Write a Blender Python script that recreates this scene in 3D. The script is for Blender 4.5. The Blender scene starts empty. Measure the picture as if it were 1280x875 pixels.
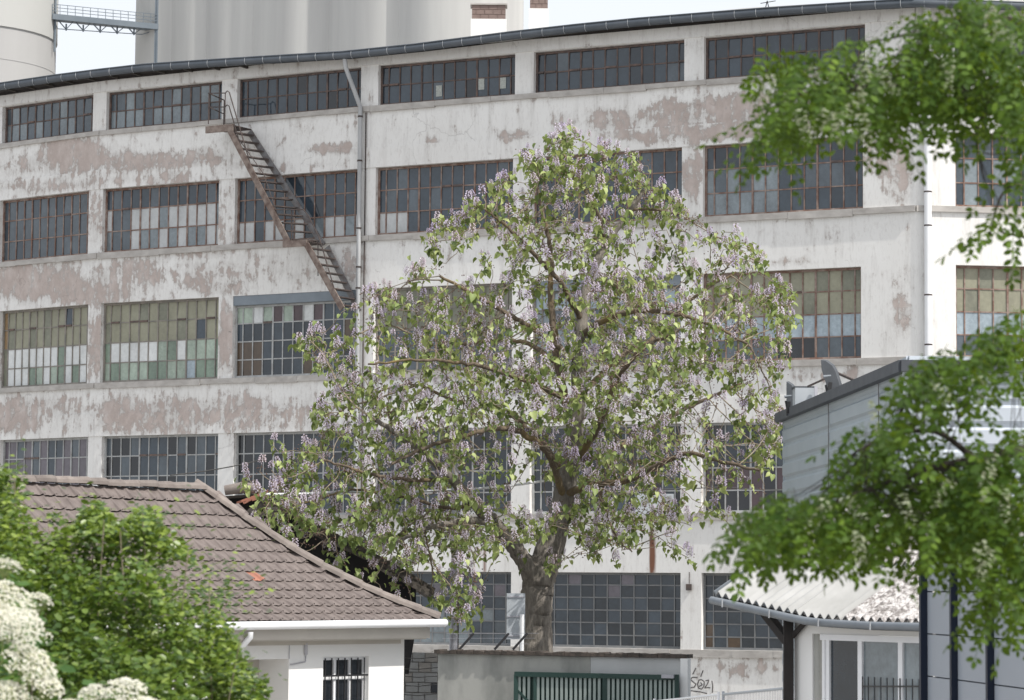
import bpy, math, random
import numpy as np
from mathutils import Vector, Matrix
R = math.radians
rnd = random.Random(7)
rng = np.random.default_rng(11)
scene = bpy.context.scene
COL = scene.collection

# ------------------------------------------------------------------ camera, world, sun, exposure
H = 4.6                       # camera height above the yard
F = 3600.0                    # focal length in pixels of a 1280 px wide frame
PITCH, ROLL = 0.08324, 0.00814
cr, sr, cp, sp = math.cos(ROLL), math.sin(ROLL), math.cos(PITCH), math.sin(PITCH)
def tilt(v):
    x, y, z = v
    return Vector((x, cp*y - sp*z, sp*y + cp*z))
X, U, FW = tilt((cr, 0, sr)), tilt((-sr, 0, cr)), tilt((0, 1, 0))
cam_d = bpy.data.cameras.new("camera")
cam = bpy.data.objects.new("camera", cam_d); COL.objects.link(cam); scene.camera = cam
cam.matrix_world = Matrix(((X.x, U.x, -FW.x, 0), (X.y, U.y, -FW.y, 0), (X.z, U.z, -FW.z, H), (0, 0, 0, 1)))
cam_d.sensor_width = 36; cam_d.lens = 36*F/1280
cam_d.clip_start = 0.1; cam_d.clip_end = 5000
cam_d.dof.use_dof = True; cam_d.dof.focus_distance = 74; cam_d.dof.aperture_fstop = 6.2

SUN_EL, SUN_AZ = 52, 55        # azimuth measured from the viewer's back towards the right
world = bpy.data.worlds.new("World"); scene.world = world; world.use_nodes = True
wn = world.node_tree.nodes; wl = world.node_tree.links
bg = wn["Background"]; sky = wn.new("ShaderNodeTexSky"); sky.sky_type = 'NISHITA'; sky.sun_disc = False
sd = Vector((math.sin(R(SUN_AZ))*math.cos(R(SUN_EL)), -math.cos(R(SUN_AZ))*math.cos(R(SUN_EL)), math.sin(R(SUN_EL))))
sky.sun_elevation = R(SUN_EL); sky.sun_rotation = math.atan2(sd.x, sd.y)
sky.air_density = 1.0; sky.dust_density = 5.0; sky.ozone_density = 1.0; sky.altitude = 100
hz = wn.new("ShaderNodeMix"); hz.data_type = 'RGBA'; hz.inputs[0].default_value = .88; hz.inputs[7].default_value = (4.1, 4.24, 4.44, 1)   # thin bright overcast veil over the blue
wl.new(sky.outputs[0], hz.inputs[6]); wl.new(hz.outputs[2], bg.inputs[0]); bg.inputs[1].default_value = 0.13
sun_d = bpy.data.lights.new("sun", 'SUN'); sun_d.energy = 2.5; sun_d.angle = R(0.6); sun_d.color = (1, .955, .89)
sun = bpy.data.objects.new("sun", sun_d); COL.objects.link(sun)
sun.rotation_euler = sd.to_track_quat('Z', 'Y').to_euler(); sun.location = (20, -20, 60)
scene.view_settings.view_transform = 'Standard'; scene.view_settings.look = 'None'
scene.view_settings.exposure = 0.9; scene.view_settings.gamma = 1
scene.cycles.use_denoising = True
scene.cycles.max_bounces = 6; scene.cycles.diffuse_bounces = 3; scene.cycles.glossy_bounces = 3
scene.cycles.transmission_bounces = 4; scene.cycles.transparent_max_bounces = 6

# ------------------------------------------------------------------ point helpers
def ray(px, py):
    u, w = (px-640)/F, -(py-437.5)/F
    return X*u + U*w + FW
def P(px, py, Y):
    r = ray(px, py); t = Y/r.y
    return Vector((r.x*t, Y, r.z*t + H))
def topx(p):
    v = Vector(p) - Vector((0, 0, H)); d = v.dot(FW)
    return 640 + F*v.dot(X)/d, 437.5 - F*v.dot(U)/d
def on_line(O, d, px, py):
    """where the vertical plane through O along d meets the sight line: (distance along d, height)"""
    r = ray(px, py)
    det = r.x*(-d.y) + d.x*r.y
    t = (O.x*(-d.y) + d.x*O.y)/det
    s = (r.x*O.y - r.y*O.x)/det
    return s, r.z*t + H

# ------------------------------------------------------------------ object helpers
def tag(o, label=None, cat=None, group=None, kind=None):
    if label: o["label"] = label
    if cat: o["category"] = cat
    if group: o["group"] = group
    if kind: o["kind"] = kind
    return o
def empty(name, loc, label=None, cat=None, group=None, rz=0):
    o = bpy.data.objects.new(name, None); COL.objects.link(o); o.location = loc; o.rotation_euler.z = rz
    o.empty_display_size = .3
    bpy.context.view_layer.update()
    return tag(o, label, cat, group)
def link(name, me, parent=None, loc=None):
    o = bpy.data.objects.new(name, me); COL.objects.link(o)
    if parent is not None:
        o.parent = parent
        w = parent.matrix_basis if parent.parent is None else parent.parent.matrix_basis @ parent.matrix_parent_inverse @ parent.matrix_basis
        o.matrix_parent_inverse = w.inverted()
    if loc is not None: o.location = loc
    return o
class MB:
    def __init__(s): s.v = []; s.f = []; s.m = []; s.a = []; s.mi = 0
    def face(s, pts, a=None):
        n = len(s.v); s.v += [tuple(p) for p in pts]; s.f.append(tuple(range(n, n+len(pts)))); s.m.append(s.mi)
        if a is not None: s.a += list(a)
    def box(s, O, ax, ay, az):
        """parallelepiped: corner O and three edge vectors"""
        O, ax, ay, az = Vector(O), Vector(ax), Vector(ay), Vector(az)
        n = len(s.v)
        for k in (0, 1):
            for j in (0, 1):
                for i in (0, 1): s.v.append(tuple(O + ax*i + ay*j + az*k))
        for q in ((0,2,3,1),(4,5,7,6),(0,1,5,4),(2,6,7,3),(0,4,6,2),(1,3,7,5)):
            s.f.append(tuple(n+i for i in q)); s.m.append(s.mi)
    def cbox(s, c, sx, sy, sz, rz=0):
        e1 = Vector((math.cos(rz), math.sin(rz), 0)); e2 = Vector((-math.sin(rz), math.cos(rz), 0)); e3 = Vector((0, 0, 1))
        s.box(Vector(c) - e1*sx/2 - e2*sy/2 - e3*sz/2, e1*sx, e2*sy, e3*sz)
    def bar(s, a, b, w, h=None, up=(0, 0, 1)):
        a, b = Vector(a), Vector(b); h = h or w; d = (b-a).normalized(); x = d.cross(Vector(up))
        if x.length < 1e-4: x = d.cross(Vector((1, 0, 0)))
        x.normalize(); y = x.cross(d)
        s.box(a - x*w/2 - y*h/2, b-a, x*w, y*h)
    def tube(s, pts, rad, n=8, cap=True, arc=None):
        pts = [Vector(p) for p in pts]; rad = rad if isinstance(rad, (list, tuple)) else [rad]*len(pts)
        base = len(s.v); ref = None
        for i, p in enumerate(pts):
            d = (pts[min(i+1, len(pts)-1)] - pts[max(i-1, 0)]).normalized()
            if ref is None: ref = Vector((0, 0, 1)) if abs(d.z) < .9 else Vector((1, 0, 0))
            x = d.cross(ref).normalized(); y = x.cross(d); ref = -y if False else ref
            for k in range(n):
                a = 2*math.pi*k/n
                s.v.append(tuple(p + (x*math.cos(a) + y*math.sin(a))*rad[i]))
        for i in range(len(pts)-1):
            for k in range(n):
                a0 = base+i*n+k; a1 = base+i*n+(k+1) % n
                s.f.append((a0, a1, a1+n, a0+n)); s.m.append(s.mi)
        if cap:
            s.f.append(tuple(base+k for k in range(n))[::-1]); s.m.append(s.mi)
            e = base+(len(pts)-1)*n; s.f.append(tuple(e+k for k in range(n))); s.m.append(s.mi)
    def mesh(s, name, mats, smooth=False, attr=None):
        me = bpy.data.meshes.new(name); me.from_pydata(s.v, [], s.f)
        for m in (mats if isinstance(mats, (list, tuple)) else [mats]): me.materials.append(m)
        if len(me.materials) > 1: me.polygons.foreach_set("material_index", s.m)
        if smooth: me.polygons.foreach_set("use_smooth", [True]*len(s.f)); me.set_sharp_from_angle(angle=R(48))
        if attr and s.a:
            at = me.attributes.new(attr, 'FLOAT', 'POINT'); at.data.foreach_set("value", s.a)
        me.update(); return me
    def build(s, name, mats, parent=None, smooth=False, attr=None, kind=None, label=None):
        o = link(name, s.mesh(name, mats, smooth, attr), parent)
        return tag(o, label, None, None, kind)
def np_mesh(name, V, Fc, mats, smooth=False, col=None, nverts=3):
    """fast mesh from numpy arrays, all faces with nverts corners; col is one float per vertex"""
    me = bpy.data.meshes.new(name)
    V = np.asarray(V, dtype=np.float32); Fc = np.asarray(Fc, dtype=np.int32)
    me.vertices.add(len(V)); me.vertices.foreach_set("co", V.ravel())
    me.loops.add(Fc.size); me.loops.foreach_set("vertex_index", Fc.ravel())
    me.polygons.add(len(Fc)); me.polygons.foreach_set("loop_start", np.arange(0, Fc.size, nverts, dtype=np.int32))
    if smooth: me.polygons.foreach_set("use_smooth", np.ones(len(Fc), dtype=bool))
    for m in (mats if isinstance(mats, (list, tuple)) else [mats]): me.materials.append(m)
    if col is not None:
        at = me.attributes.new("tone", 'FLOAT', 'POINT'); at.data.foreach_set("value", np.asarray(col, dtype=np.float32))
    me.update(calc_edges=True); return me

# ------------------------------------------------------------------ materials
def new_mat(name):
    m = bpy.data.materials.new(name); m.use_nodes = True
    return m, m.node_tree.nodes, m.node_tree.links, m.node_tree.nodes["Principled BSDF"]
def noise(n, l, vec, scale, detail=5, rough=.6):
    t = n.new("ShaderNodeTexNoise"); t.inputs["Scale"].default_value = scale
    t.inputs["Detail"].default_value = detail; t.inputs["Roughness"].default_value = rough
    l.new(vec, t.inputs["Vector"]); return t.outputs["Fac"]
def mapped(n, l, src, scale):
    mp = n.new("ShaderNodeMapping"); mp.inputs["Scale"].default_value = scale; l.new(src, mp.inputs["Vector"]); return mp.outputs[0]
def ramp(n, l, fac, stops, interp='LINEAR'):
    r = n.new("ShaderNodeValToRGB"); r.color_ramp.interpolation = interp
    while len(r.color_ramp.elements) < len(stops): r.color_ramp.elements.new(.5)
    for e, (p, c) in zip(r.color_ramp.elements, stops):
        e.position = p; e.color = (*c, 1) if len(c) == 3 else c
    l.new(fac, r.inputs[0]); return r.outputs[0]
def mathn(n, l, op, a, b=None, c=None, clamp=False):
    t = n.new("ShaderNodeMath"); t.operation = op; t.use_clamp = clamp
    for i, v in enumerate((a, b, c)):
        if v is None: continue
        if isinstance(v, (int, float)): t.inputs[i].default_value = v
        else: l.new(v, t.inputs[i])
    return t.outputs[0]
def mix(n, l, fac, a, b, mode='MIX'):
    t = n.new("ShaderNodeMix"); t.data_type = 'RGBA'; t.blend_type = mode
    for i, v in ((0, fac), (6, a), (7, b)):
        if isinstance(v, (int, float)): t.inputs[i].default_value = v
        elif isinstance(v, tuple): t.inputs[i].default_value = (*v, 1)
        else: l.new(v, t.inputs[i])
    return t.outputs[2]
def pos(n): return n.new("ShaderNodeNewGeometry").outputs["Position"]
def simple(name, c1, c2=None, scale=3, rough=.8, stretch=(1, 1, 1), bump=0, metal=0, spec=.5, obj_var=0, lo=.3, hi=.7, detail=5):
    m, n, l, b = new_mat(name); c2 = c2 or tuple(x*.8 for x in c1)
    v = mapped(n, l, pos(n), stretch)
    f = noise(n, l, v, scale, detail)
    c = ramp(n, l, f, [(lo, c1), (hi, c2)])
    if obj_var:
        oi = n.new("ShaderNodeObjectInfo").outputs["Random"]
        c = mix(n, l, 1.0, c, ramp(n, l, oi, [(0, (1-obj_var,)*3), (1, (1+obj_var*.4,)*3)]), 'MULTIPLY')
    l.new(c, b.inputs["Base Color"]); b.inputs["Roughness"].default_value = rough
    b.inputs["Metallic"].default_value = metal; b.inputs["Specular IOR Level"].default_value = spec
    if bump:
        bp = n.new("ShaderNodeBump"); bp.inputs["Strength"].default_value = bump; bp.inputs["Distance"].default_value = .02
        l.new(f, bp.inputs["Height"]); l.new(bp.outputs[0], b.inputs["Normal"])
    return m
def plaster_mat():
    m, n, l, b = new_mat("peeling_plaster")
    p = pos(n)
    at = n.new("ShaderNodeAttribute"); at.attribute_name = "wear"; w = at.outputs["Fac"]
    streak = noise(n, l, mapped(n, l, p, (2.2, 2.2, .28)), 2.0, 7, .65)
    fine = noise(n, l, mapped(n, l, p, (1, 1, .8)), 3.2, 8, .7)
    big = noise(n, l, p, .35, 4, .55)
    tiny = noise(n, l, mapped(n, l, p, (1, 1, .35)), 14, 4, .7)
    spot = noise(n, l, p, 5.5, 5, .75)
    white = ramp(n, l, big, [(.3, (.79, .785, .77)), (.7, (.72, .71, .69))])
    # grey run-off dirt
    dirt = mathn(n, l, 'MULTIPLY', mathn(n, l, 'SUBTRACT', streak, .52, clamp=True), 1.5, clamp=True)
    c = mix(n, l, dirt, white, (.33, .31, .29))
    c = mix(n, l, mathn(n, l, 'MULTIPLY', mathn(n, l, 'SUBTRACT', tiny, .52, clamp=True), 1.3, clamp=True), c, (.40, .37, .35))
    # broad weathering film: greyish, broken up at three scales, heavier where the wall is worn
    f3 = noise(n, l, mapped(n, l, p, (1, 1, .55)), 7.5, 8, .75); f4 = noise(n, l, mapped(n, l, p, (1, 1, 1.6)), .9, 6, .65)
    fs = mathn(n, l, 'ADD', mathn(n, l, 'ADD', mathn(n, l, 'MULTIPLY', f3, .9), mathn(n, l, 'MULTIPLY', f4, .9)), mathn(n, l, 'MULTIPLY', w, .9))
    c = mix(n, l, mathn(n, l, 'MULTIPLY', mathn(n, l, 'SUBTRACT', fs, .93, clamp=True), 1.9, clamp=True), c, (.52, .50, .48))
    # bare render under lost paint: where the wear value plus noise passes a threshold
    mixn = mathn(n, l, 'ADD', mathn(n, l, 'MULTIPLY', fine, 1.35), mathn(n, l, 'MULTIPLY_ADD', streak, .95, -.65))
    k = mathn(n, l, 'ADD', mixn, w)
    mask = mathn(n, l, 'MULTIPLY', mathn(n, l, 'SUBTRACT', k, .685, clamp=True), 9, clamp=True)
    edge = mathn(n, l, 'MULTIPLY', mathn(n, l, 'SUBTRACT', k, .675, clamp=True), 30, clamp=True)
    bare = ramp(n, l, noise(n, l, mapped(n, l, p, (1, 1, .7)), 2.1, 7, .7), [(.25, (.60, .55, .52)), (.42, (.44, .375, .345)), (.58, (.52, .455, .425)), (.75, (.62, .60, .58))])
    film = mathn(n, l, 'MULTIPLY', mathn(n, l, 'SUBTRACT', k, .53, clamp=True), 5, clamp=True)
    c = mix(n, l, mathn(n, l, 'MULTIPLY', film, .38), c, (.40, .36, .335))
    c = mix(n, l, mathn(n, l, 'MULTIPLY', edge, .42), c, (.27, .24, .22))
    c = mix(n, l, mask, c, bare)
    # chips and pock marks
    chip = mathn(n, l, 'MULTIPLY', mathn(n, l, 'SUBTRACT', mathn(n, l, 'ADD', spot, mathn(n, l, 'MULTIPLY', w, .16)), .70, clamp=True), 14, clamp=True)
    c = mix(n, l, chip, c, (.22, .20, .185))
    # hairline cracks
    cv = n.new("ShaderNodeTexVoronoi"); cv.feature = 'DISTANCE_TO_EDGE'; cv.inputs["Scale"].default_value = .42
    wob = n.new("ShaderNodeTexNoise"); wob.inputs["Scale"].default_value = 1.6; wob.inputs["Detail"].default_value = 6; l.new(p, wob.inputs["Vector"])
    vadd = n.new("ShaderNodeVectorMath"); vadd.operation = 'MULTIPLY_ADD'
    l.new(wob.outputs["Color"], vadd.inputs[0]); vadd.inputs[1].default_value = (1.3, 1.3, 1.3); l.new(p, vadd.inputs[2]); l.new(vadd.outputs[0], cv.inputs["Vector"])
    crack = mathn(n, l, 'LESS_THAN', cv.outputs["Distance"], .0055)
    crack = mathn(n, l, 'MULTIPLY', crack, mathn(n, l, 'GREATER_THAN', noise(n, l, p, .5, 2), .58))
    c = mix(n, l, mathn(n, l, 'MULTIPLY', crack, .22), c, (.14, .12, .11))
    rs = n.new("ShaderNodeAttribute"); rs.attribute_name = "rust"
    rm = mathn(n, l, 'MULTIPLY', rs.outputs["Fac"], mathn(n, l, 'ADD', .35, streak), clamp=True)
    c = mix(n, l, rm, c, (.19, .095, .065))
    l.new(c, b.inputs["Base Color"]); b.inputs["Roughness"].default_value = .92; b.inputs["Specular IOR Level"].default_value = .2
    h = mathn(n, l, 'SUBTRACT', mathn(n, l, 'MULTIPLY', fine, .25), mathn(n, l, 'MULTIPLY', mask, .5))
    h = mathn(n, l, 'SUBTRACT', h, mathn(n, l, 'MULTIPLY', crack, .6))
    bp = n.new("ShaderNodeBump"); bp.inputs["Strength"].default_value = .55; bp.inputs["Distance"].default_value = .03
    l.new(h, bp.inputs["Height"]); l.new(bp.outputs[0], b.inputs["Normal"])
    return m
def glass(name, c, rough=.12, var=.35, spec=.6):
    m, n, l, b = new_mat(name)
    p = pos(n)
    f = noise(n, l, mapped(n, l, p, (1, 1, .6)), 1.3, 4, .6); g = noise(n, l, p, 9, 4, .7)
    s = mathn(n, l, 'ADD', mathn(n, l, 'MULTIPLY', f, .6), mathn(n, l, 'MULTIPLY', g, .4))
    lo = tuple(x*(1-var) for x in c); hi = tuple(min(.9, x*(1+var)) for x in c)
    col = ramp(n, l, s, [(.32, lo), (.68, hi)])
    oi = n.new("ShaderNodeObjectInfo").outputs["Random"]
    col = mix(n, l, 1.0, col, ramp(n, l, oi, [(0, (.9, .9, .9)), (1, (1.07, 1.07, 1.07))]), 'MULTIPLY')
    l.new(col, b.inputs["Base Color"]); b.inputs["Specular IOR Level"].default_value = spec
    rr = mathn(n, l, 'ADD', rough, mathn(n, l, 'MULTIPLY', g, .25 if rough > .2 else .09)); l.new(rr, b.inputs["Roughness"])
    bp = n.new("ShaderNodeBump"); bp.inputs["Strength"].default_value = .06; bp.inputs["Distance"].default_value = .02
    l.new(noise(n, l, p, 2.2, 2), bp.inputs["Height"]); l.new(bp.outputs[0], b.inputs["Normal"])
    return m
def leaf_mat(name, stops, trans=(.25, .38, .06), rough=.5, tfac=.35, spec=.35):
    m, n, l, b = new_mat(name)
    at = n.new("ShaderNodeAttribute"); at.attribute_name = "tone"
    oi = n.new("ShaderNodeObjectInfo").outputs["Random"]
    t = mathn(n, l, 'FRACT', mathn(n, l, 'ADD', at.outputs["Fac"], mathn(n, l, 'MULTIPLY', oi, .37)))
    c = ramp(n, l, t, stops)
    l.new(c, b.inputs["Base Color"]); b.inputs["Roughness"].default_value = rough; b.inputs["Specular IOR Level"].default_value = spec
    tr = n.new("ShaderNodeBsdfTranslucent"); tc = mix(n, l, .5, c, trans); l.new(tc, tr.inputs["Color"])
    ms = n.new("ShaderNodeMixShader"); ms.inputs[0].default_value = tfac
    l.new(b.outputs[0], ms.inputs[1]); l.new(tr.outputs[0], ms.inputs[2])
    l.new(ms.outputs[0], n["Material Output"].inputs["Surface"])
    return m
M = {}
M['plaster'] = plaster_mat()
M['ledge'] = simple("weathered_ledge", (.50, .48, .455), (.34, .32, .30), 2.4, .9, (1, 1, 2), bump=.4, detail=8)
M['gutter'] = simple("zinc_gutter", (.075, .09, .108), (.115, .13, .15), 1.5, .45, metal=.3, bump=.05)
M['zinc'] = simple("bright_zinc", (.20, .22, .245), (.15, .17, .19), 2.5, .5, (1, 1, .4), metal=.15)
M['pipe_zinc'] = simple("weathered_zinc_pipe", (.46, .47, .48), (.33, .34, .35), 2.5, .5, (1, 1, .4), metal=.1)
M['bracket'] = simple("bracket_metal", (.42, .44, .46), (.3, .31, .33), 4, .5)
M['timber_dark'] = simple("dark_timber", (.012, .011, .011), (.035, .028, .026), 4, .85, (1, 1, .3), bump=.3)
M['felt'] = simple("roof_felt", (.40, .395, .38), (.31, .305, .295), 1.2, .95, bump=.2)
M['rust'] = simple("rusty_steel", (.105, .07, .057), (.24, .195, .17), 5, .8, bump=.3, lo=.35, hi=.62, detail=8)
M['rust_dark'] = simple("dark_rusty_steel", (.035, .03, .03), (.085, .06, .052), 6, .75, bump=.2, detail=7)
M['steel_grey'] = simple("grey_stringer_steel", (.20, .20, .205), (.11, .09, .085), 5, .7, bump=.2, lo=.4, hi=.65, detail=7)
M['frame_brown'] = simple("brown_window_steel", (.085, .065, .06), (.18, .12, .10), 5, .7, lo=.4, hi=.7)
M['frame_rust'] = simple("rusty_window_steel", (.17, .095, .07), (.30, .24, .21), 4, .75, lo=.4, hi=.65, detail=8)
M['frame_green'] = simple("greyish_window_steel", (.17, .165, .15), (.28, .25, .22), 4, .7, lo=.35, hi=.65)
M['frame_light'] = simple("light_window_steel", (.40, .41, .41), (.26, .25, .24), 4, .6, lo=.45, hi=.75)
M['frame_grey'] = simple("grey_window_steel", (.13, .14, .15), (.2, .2, .2), 3, .6)
M['blue_steel'] = simple("blue_grey_lintel", (.21, .245, .28), (.17, .20, .23), 2, .6)
GL = {'slate': (.040, .056, .073), 'slate2': (.024, .034, .045), 'mid': (.080, .10, .118), 'haze': (.20, .235, .255), 'lit_pale': (.50, .515, .52),
      'gy': (.285, .28, .205), 'gy2': (.205, .21, .16), 'green': (.18, .24, .185), 'greenlight': (.33, .40, .33), 'pink': (.13, .115, .135), 'maroon': (.07, .04, .045),  # green tones put mirrored trees into the pane colour
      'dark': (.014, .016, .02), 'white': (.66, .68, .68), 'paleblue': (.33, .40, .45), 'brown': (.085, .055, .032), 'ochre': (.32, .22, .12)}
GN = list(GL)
GM = {k: glass("pane_glass_"+k, GL[k], .35 if k in ('lit_pale', 'white', 'gy', 'gy2') else .0, spec=.6 if k in ('lit_pale', 'white', 'gy', 'gy2') else .7, var= .22 if k in ('lit_pale', 'white', 'gy') else .35) for k in GN}
M['conc'] = simple("grey_concrete_wall", (.38, .38, .355), (.235, .24, .225), 1.3, .9, (1, 1, .45), bump=.3, detail=9, lo=.42, hi=.66)
M['conc_light'] = simple("pale_concrete", (.50, .51, .51), (.40, .41, .41), 1.2, .9, bump=.1, detail=7)
M['coping'] = simple("mossy_coping", (.035, .032, .028), (.12, .095, .08), 5, .95, bump=.8, detail=8)
M['white_paint'] = simple("white_house_paint", (.80, .80, .79), (.76, .755, .74), .8, .75, bump=.05)
M['beige'] = simple("beige_render", (.52, .49, .44), (.45, .42, .38), 1.2, .85)
M['pvc'] = simple("white_plastic", (.80, .81, .83), (.74, .75, .77), 2, .35)
M['tile'] = simple("brown_roof_tile", (.118, .095, .088), (.185, .155, .143), 6, .75, bump=.25, obj_var=.10, detail=7)
M['tile_new'] = simple("orange_roof_tile", (.36, .15, .10), (.27, .12, .085), 5, .8)
M['ridge'] = simple("ridge_tile_clay", (.145, .12, .11), (.23, .20, .18), 5, .8, bump=.3, obj_var=.25, detail=7)
M['black'] = simple("black_iron", (.012, .012, .014), (.02, .02, .022), 4, .5)
M['void'] = simple("opening_dark_and_post", (.010, .010, .012), (.02, .018, .018), 2, .95)  # near black for the barn's unlit opening and its corner post
M['planks'] = simple("rotten_planks", (.05, .043, .038), (.12, .105, .09), 4, .9, (1, 1, 3), bump=.5, obj_var=.3, detail=7)
M['green_paint'] = simple("dark_green_paint", (.012, .038, .032), (.016, .048, .04), 2, .45)
M['slat'] = simple("pale_green_slat", (.30, .35, .33), (.26, .31, .29), 2, .55)
M['pole'] = simple("galvanised_pole", (.44, .44, .48), (.36, .36, .39), 3, .5, metal=.2)
M['box'] = simple("grey_cabinet", (.40, .43, .46), (.36, .39, .42), 2, .5)
M['bluegrey'] = simple("cladding_shaded_tone", (.39, .44, .475), (.33, .38, .415), .8, .5, bump=.02, metal=.1, detail=8)  # hall side: its shade is put into a darker cladding colour
M['lilac'] = simple("cladding_lit_tone", (.50, .545, .60), (.46, .505, .56), .7, .5, metal=.05)  # same cladding, front face lightened for the sun on it
M['panelgrey'] = simple("sandwich_panel", (.30, .33, .375), (.275, .305, .345), .6, .5)
M['navy'] = simple("navy_post", (.004, .009, .024), (.005, .012, .03), 1, .55, spec=.3)
M['rubber'] = simple("dark_rubber_sheet", (.055, .062, .072), (.08, .088, .1), 3, .7)
M['sheet_white'] = simple("white_fibre_cement", (.44, .44, .43), (.31, .31, .30), 1.6, .8, bump=.1, detail=8)
M['cable'] = simple("cable_rubber", (.03, .03, .03), (.05, .05, .05), 2, .6)
M['cable_white'] = simple("pale_conduit", (.55, .56, .58), (.45, .46, .48), 2, .5)
def moss_sheet():
    m, n, l, b = new_mat("lichen_fibre_cement"); p = pos(n)
    a = noise(n, l, p, 16, 5, .75); g = noise(n, l, p, 3, 4, .6)
    s = mathn(n, l, 'ADD', mathn(n, l, 'MULTIPLY', a, .8), mathn(n, l, 'MULTIPLY', g, .2))
    c = ramp(n, l, s, [(.36, (.10, .092, .085)), (.47, (.28, .26, .25)), (.54, (.52, .50, .49)), (.68, (.66, .65, .63))])
    l.new(c, b.inputs["Base Color"]); b.inputs["Roughness"].default_value = .95
    bp = n.new("ShaderNodeBump"); bp.inputs["Strength"].default_value = .5; bp.inputs["Distance"].default_value = .01
    l.new(a, bp.inputs["Height"]); l.new(bp.outputs[0], b.inputs["Normal"]); return m
M['sheet_moss'] = moss_sheet()
def bark(name, c1, c2, c3, sc=5):
    m, n, l, b = new_mat(name); p = pos(n)
    v = noise(n, l, mapped(n, l, p, (3, 3, .55)), sc, 8, .7); g = noise(n, l, p, 1.1, 4, .6)
    c = ramp(n, l, v, [(.34, c1), (.62, c2)])
    c = mix(n, l, mathn(n, l, 'MULTIPLY', mathn(n, l, 'SUBTRACT', g, .50, clamp=True), 4.5, clamp=True), c, c3)
    l.new(c, b.inputs["Base Color"]); b.inputs["Roughness"].default_value = .92
    bp = n.new("ShaderNodeBump"); bp.inputs["Strength"].default_value = 1; bp.inputs["Distance"].default_value = .06
    l.new(v, bp.inputs["Height"]); l.new(bp.outputs[0], b.inputs["Normal"]); return m
M['bark'] = bark("grey_brown_bark", (.095, .083, .07), (.26, .235, .205), (.19, .17, .15))
M['limb'] = bark("lichened_bark", (.085, .062, .042), (.17, .135, .10), (.22, .16, .06), 4)
M['twig'] = simple("twig_bark", (.17, .135, .10), (.32, .27, .20), 6, .9)
M['bark_dark'] = bark("dark_furrowed_bark", (.02, .015, .012), (.055, .042, .032), (.04, .03, .022))
M['pleaf'] = leaf_mat("paulownia_leaf", [(0, (.045, .075, .03)), (.25, (.11, .16, .055)), (.6, (.25, .32, .11)), (1, (.48, .54, .23))], (.36, .40, .08), .5, .33, .32)
M['blossom'] = leaf_mat("lavender_blossom", [(0, (.62, .54, .72)), (.5, (.84, .78, .87)), (1, (.74, .64, .67))], (.72, .66, .82), .6, .3, .2)
M['capsule'] = simple("brown_seed_capsule", (.085, .045, .035), (.17, .10, .075), 9, .75)
M['lleaf'] = leaf_mat("locust_leaf", [(0, (.014, .040, .005)), (.45, (.040, .088, .010)), (.78, (.11, .19, .022)), (1, (.25, .34, .045))], (.30, .40, .03), .55, .35, .2)
M['cream'] = leaf_mat("cream_blossom", [(0, (.22, .27, .15)), (1, (.46, .48, .36))], (.4, .42, .28), .6, .3, .2)
M['sleaf'] = leaf_mat("shrub_leaf", [(0, (.025, .06, .010)), (.45, (.085, .15, .025)), (1, (.25, .33, .055))], (.28, .40, .05), .38, .30, .55)
M['eleaf'] = leaf_mat("elder_leaf", [(0, (.025, .075, .015)), (1, (.08, .16, .03))], (.15, .3, .04), .5, .3, .4)
M['umbel'] = leaf_mat("elder_blossom", [(0, (.50, .50, .34)), (.4, (.66, .65, .56)), (1, (.72, .71, .63))], (.6, .6, .48), .7, .2, .1)
M['stem'] = simple("green_stem", (.16, .22, .06), (.24, .28, .09), 5, .6)
M['brick'] = simple("chimney_brick", (.24, .18, .16), (.18, .13, .115), 3, .9, (1, 1, 6), bump=.2)
M['silo'] = simple("silo_concrete", (.52, .52, .505), (.40, .40, .395), .35, .9, (1, 1, .06), detail=9, lo=.35, hi=.68)
M['silo_dark'] = simple("grey_silo_base", (.40, .40, .40), (.34, .34, .34), .12, .9, (1, 1, .2), detail=7)
M['tank'] = simple("cream_tank", (.45, .455, .445), (.39, .395, .385), .06, .7, (1, 1, .15), detail=7)
M['truss'] = simple("blue_grey_truss", (.12, .15, .18), (.17, .20, .23), .6, .6)
M['ground'] = simple("pale_yard_concrete", (.27, .26, .25), (.34, .33, .31), .8, .95, bump=.3)  # unseen yard, paled to bounce light up the walls
M['paper'] = simple("pale_notice", (.50, .52, .48), (.30, .32, .30), 22, .7)
M['spray'] = simple("spray_paint", (.07, .065, .07), (.13, .12, .12), 8, .8)
#NEXT
# ------------------------------------------------------------------ ground
g = MB(); g.face([(-1500, -400, 0), (1500, -400, 0), (1500, 3000, 0), (-1500, 3000, 0)])
tag(g.build('ground', M['ground']), kind='structure')

# ------------------------------------------------------------------ the factory
C0 = Vector((11.27288, 80.0, 0)); B2 = Vector((-4.39642, 87.89294, 0)); B1 = Vector((-13.49374, 93.15048, 0))
def dirv(a): return Vector((-math.cos(R(a)), math.sin(R(a)), 0))
SEG = {3: (C0, dirv(26.73532)), 2: (B2, dirv(30.02453)), 1: (B1, dirv(38.44944)), 4: (C0, dirv(-6.78175))}
NRM = {k: Vector((-d.y, d.x, 0))*-1 if (Vector((-d.y, d.x, 0)).y > 0) else Vector((-d.y, d.x, 0)) for k, (o, d) in SEG.items()}
RANGE = {3: (0, (B2-C0).length), 2: (0, (B1-B2).length), 1: (0, 17.0), 4: (-13.0, 0)}
Z = {k: v+H for k, v in {'T1': 16.105, 'B1': 14.849, 'T2': 12.924, 'B2': 10.83, 'T3': 9.18, 'B3': 6.589, 'T4': 4.853, 'B4': 2.264, 'T5': .542, 'B5': -1.648}.items()}
TOP = Z['T1'] + .42
REC = .2
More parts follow.
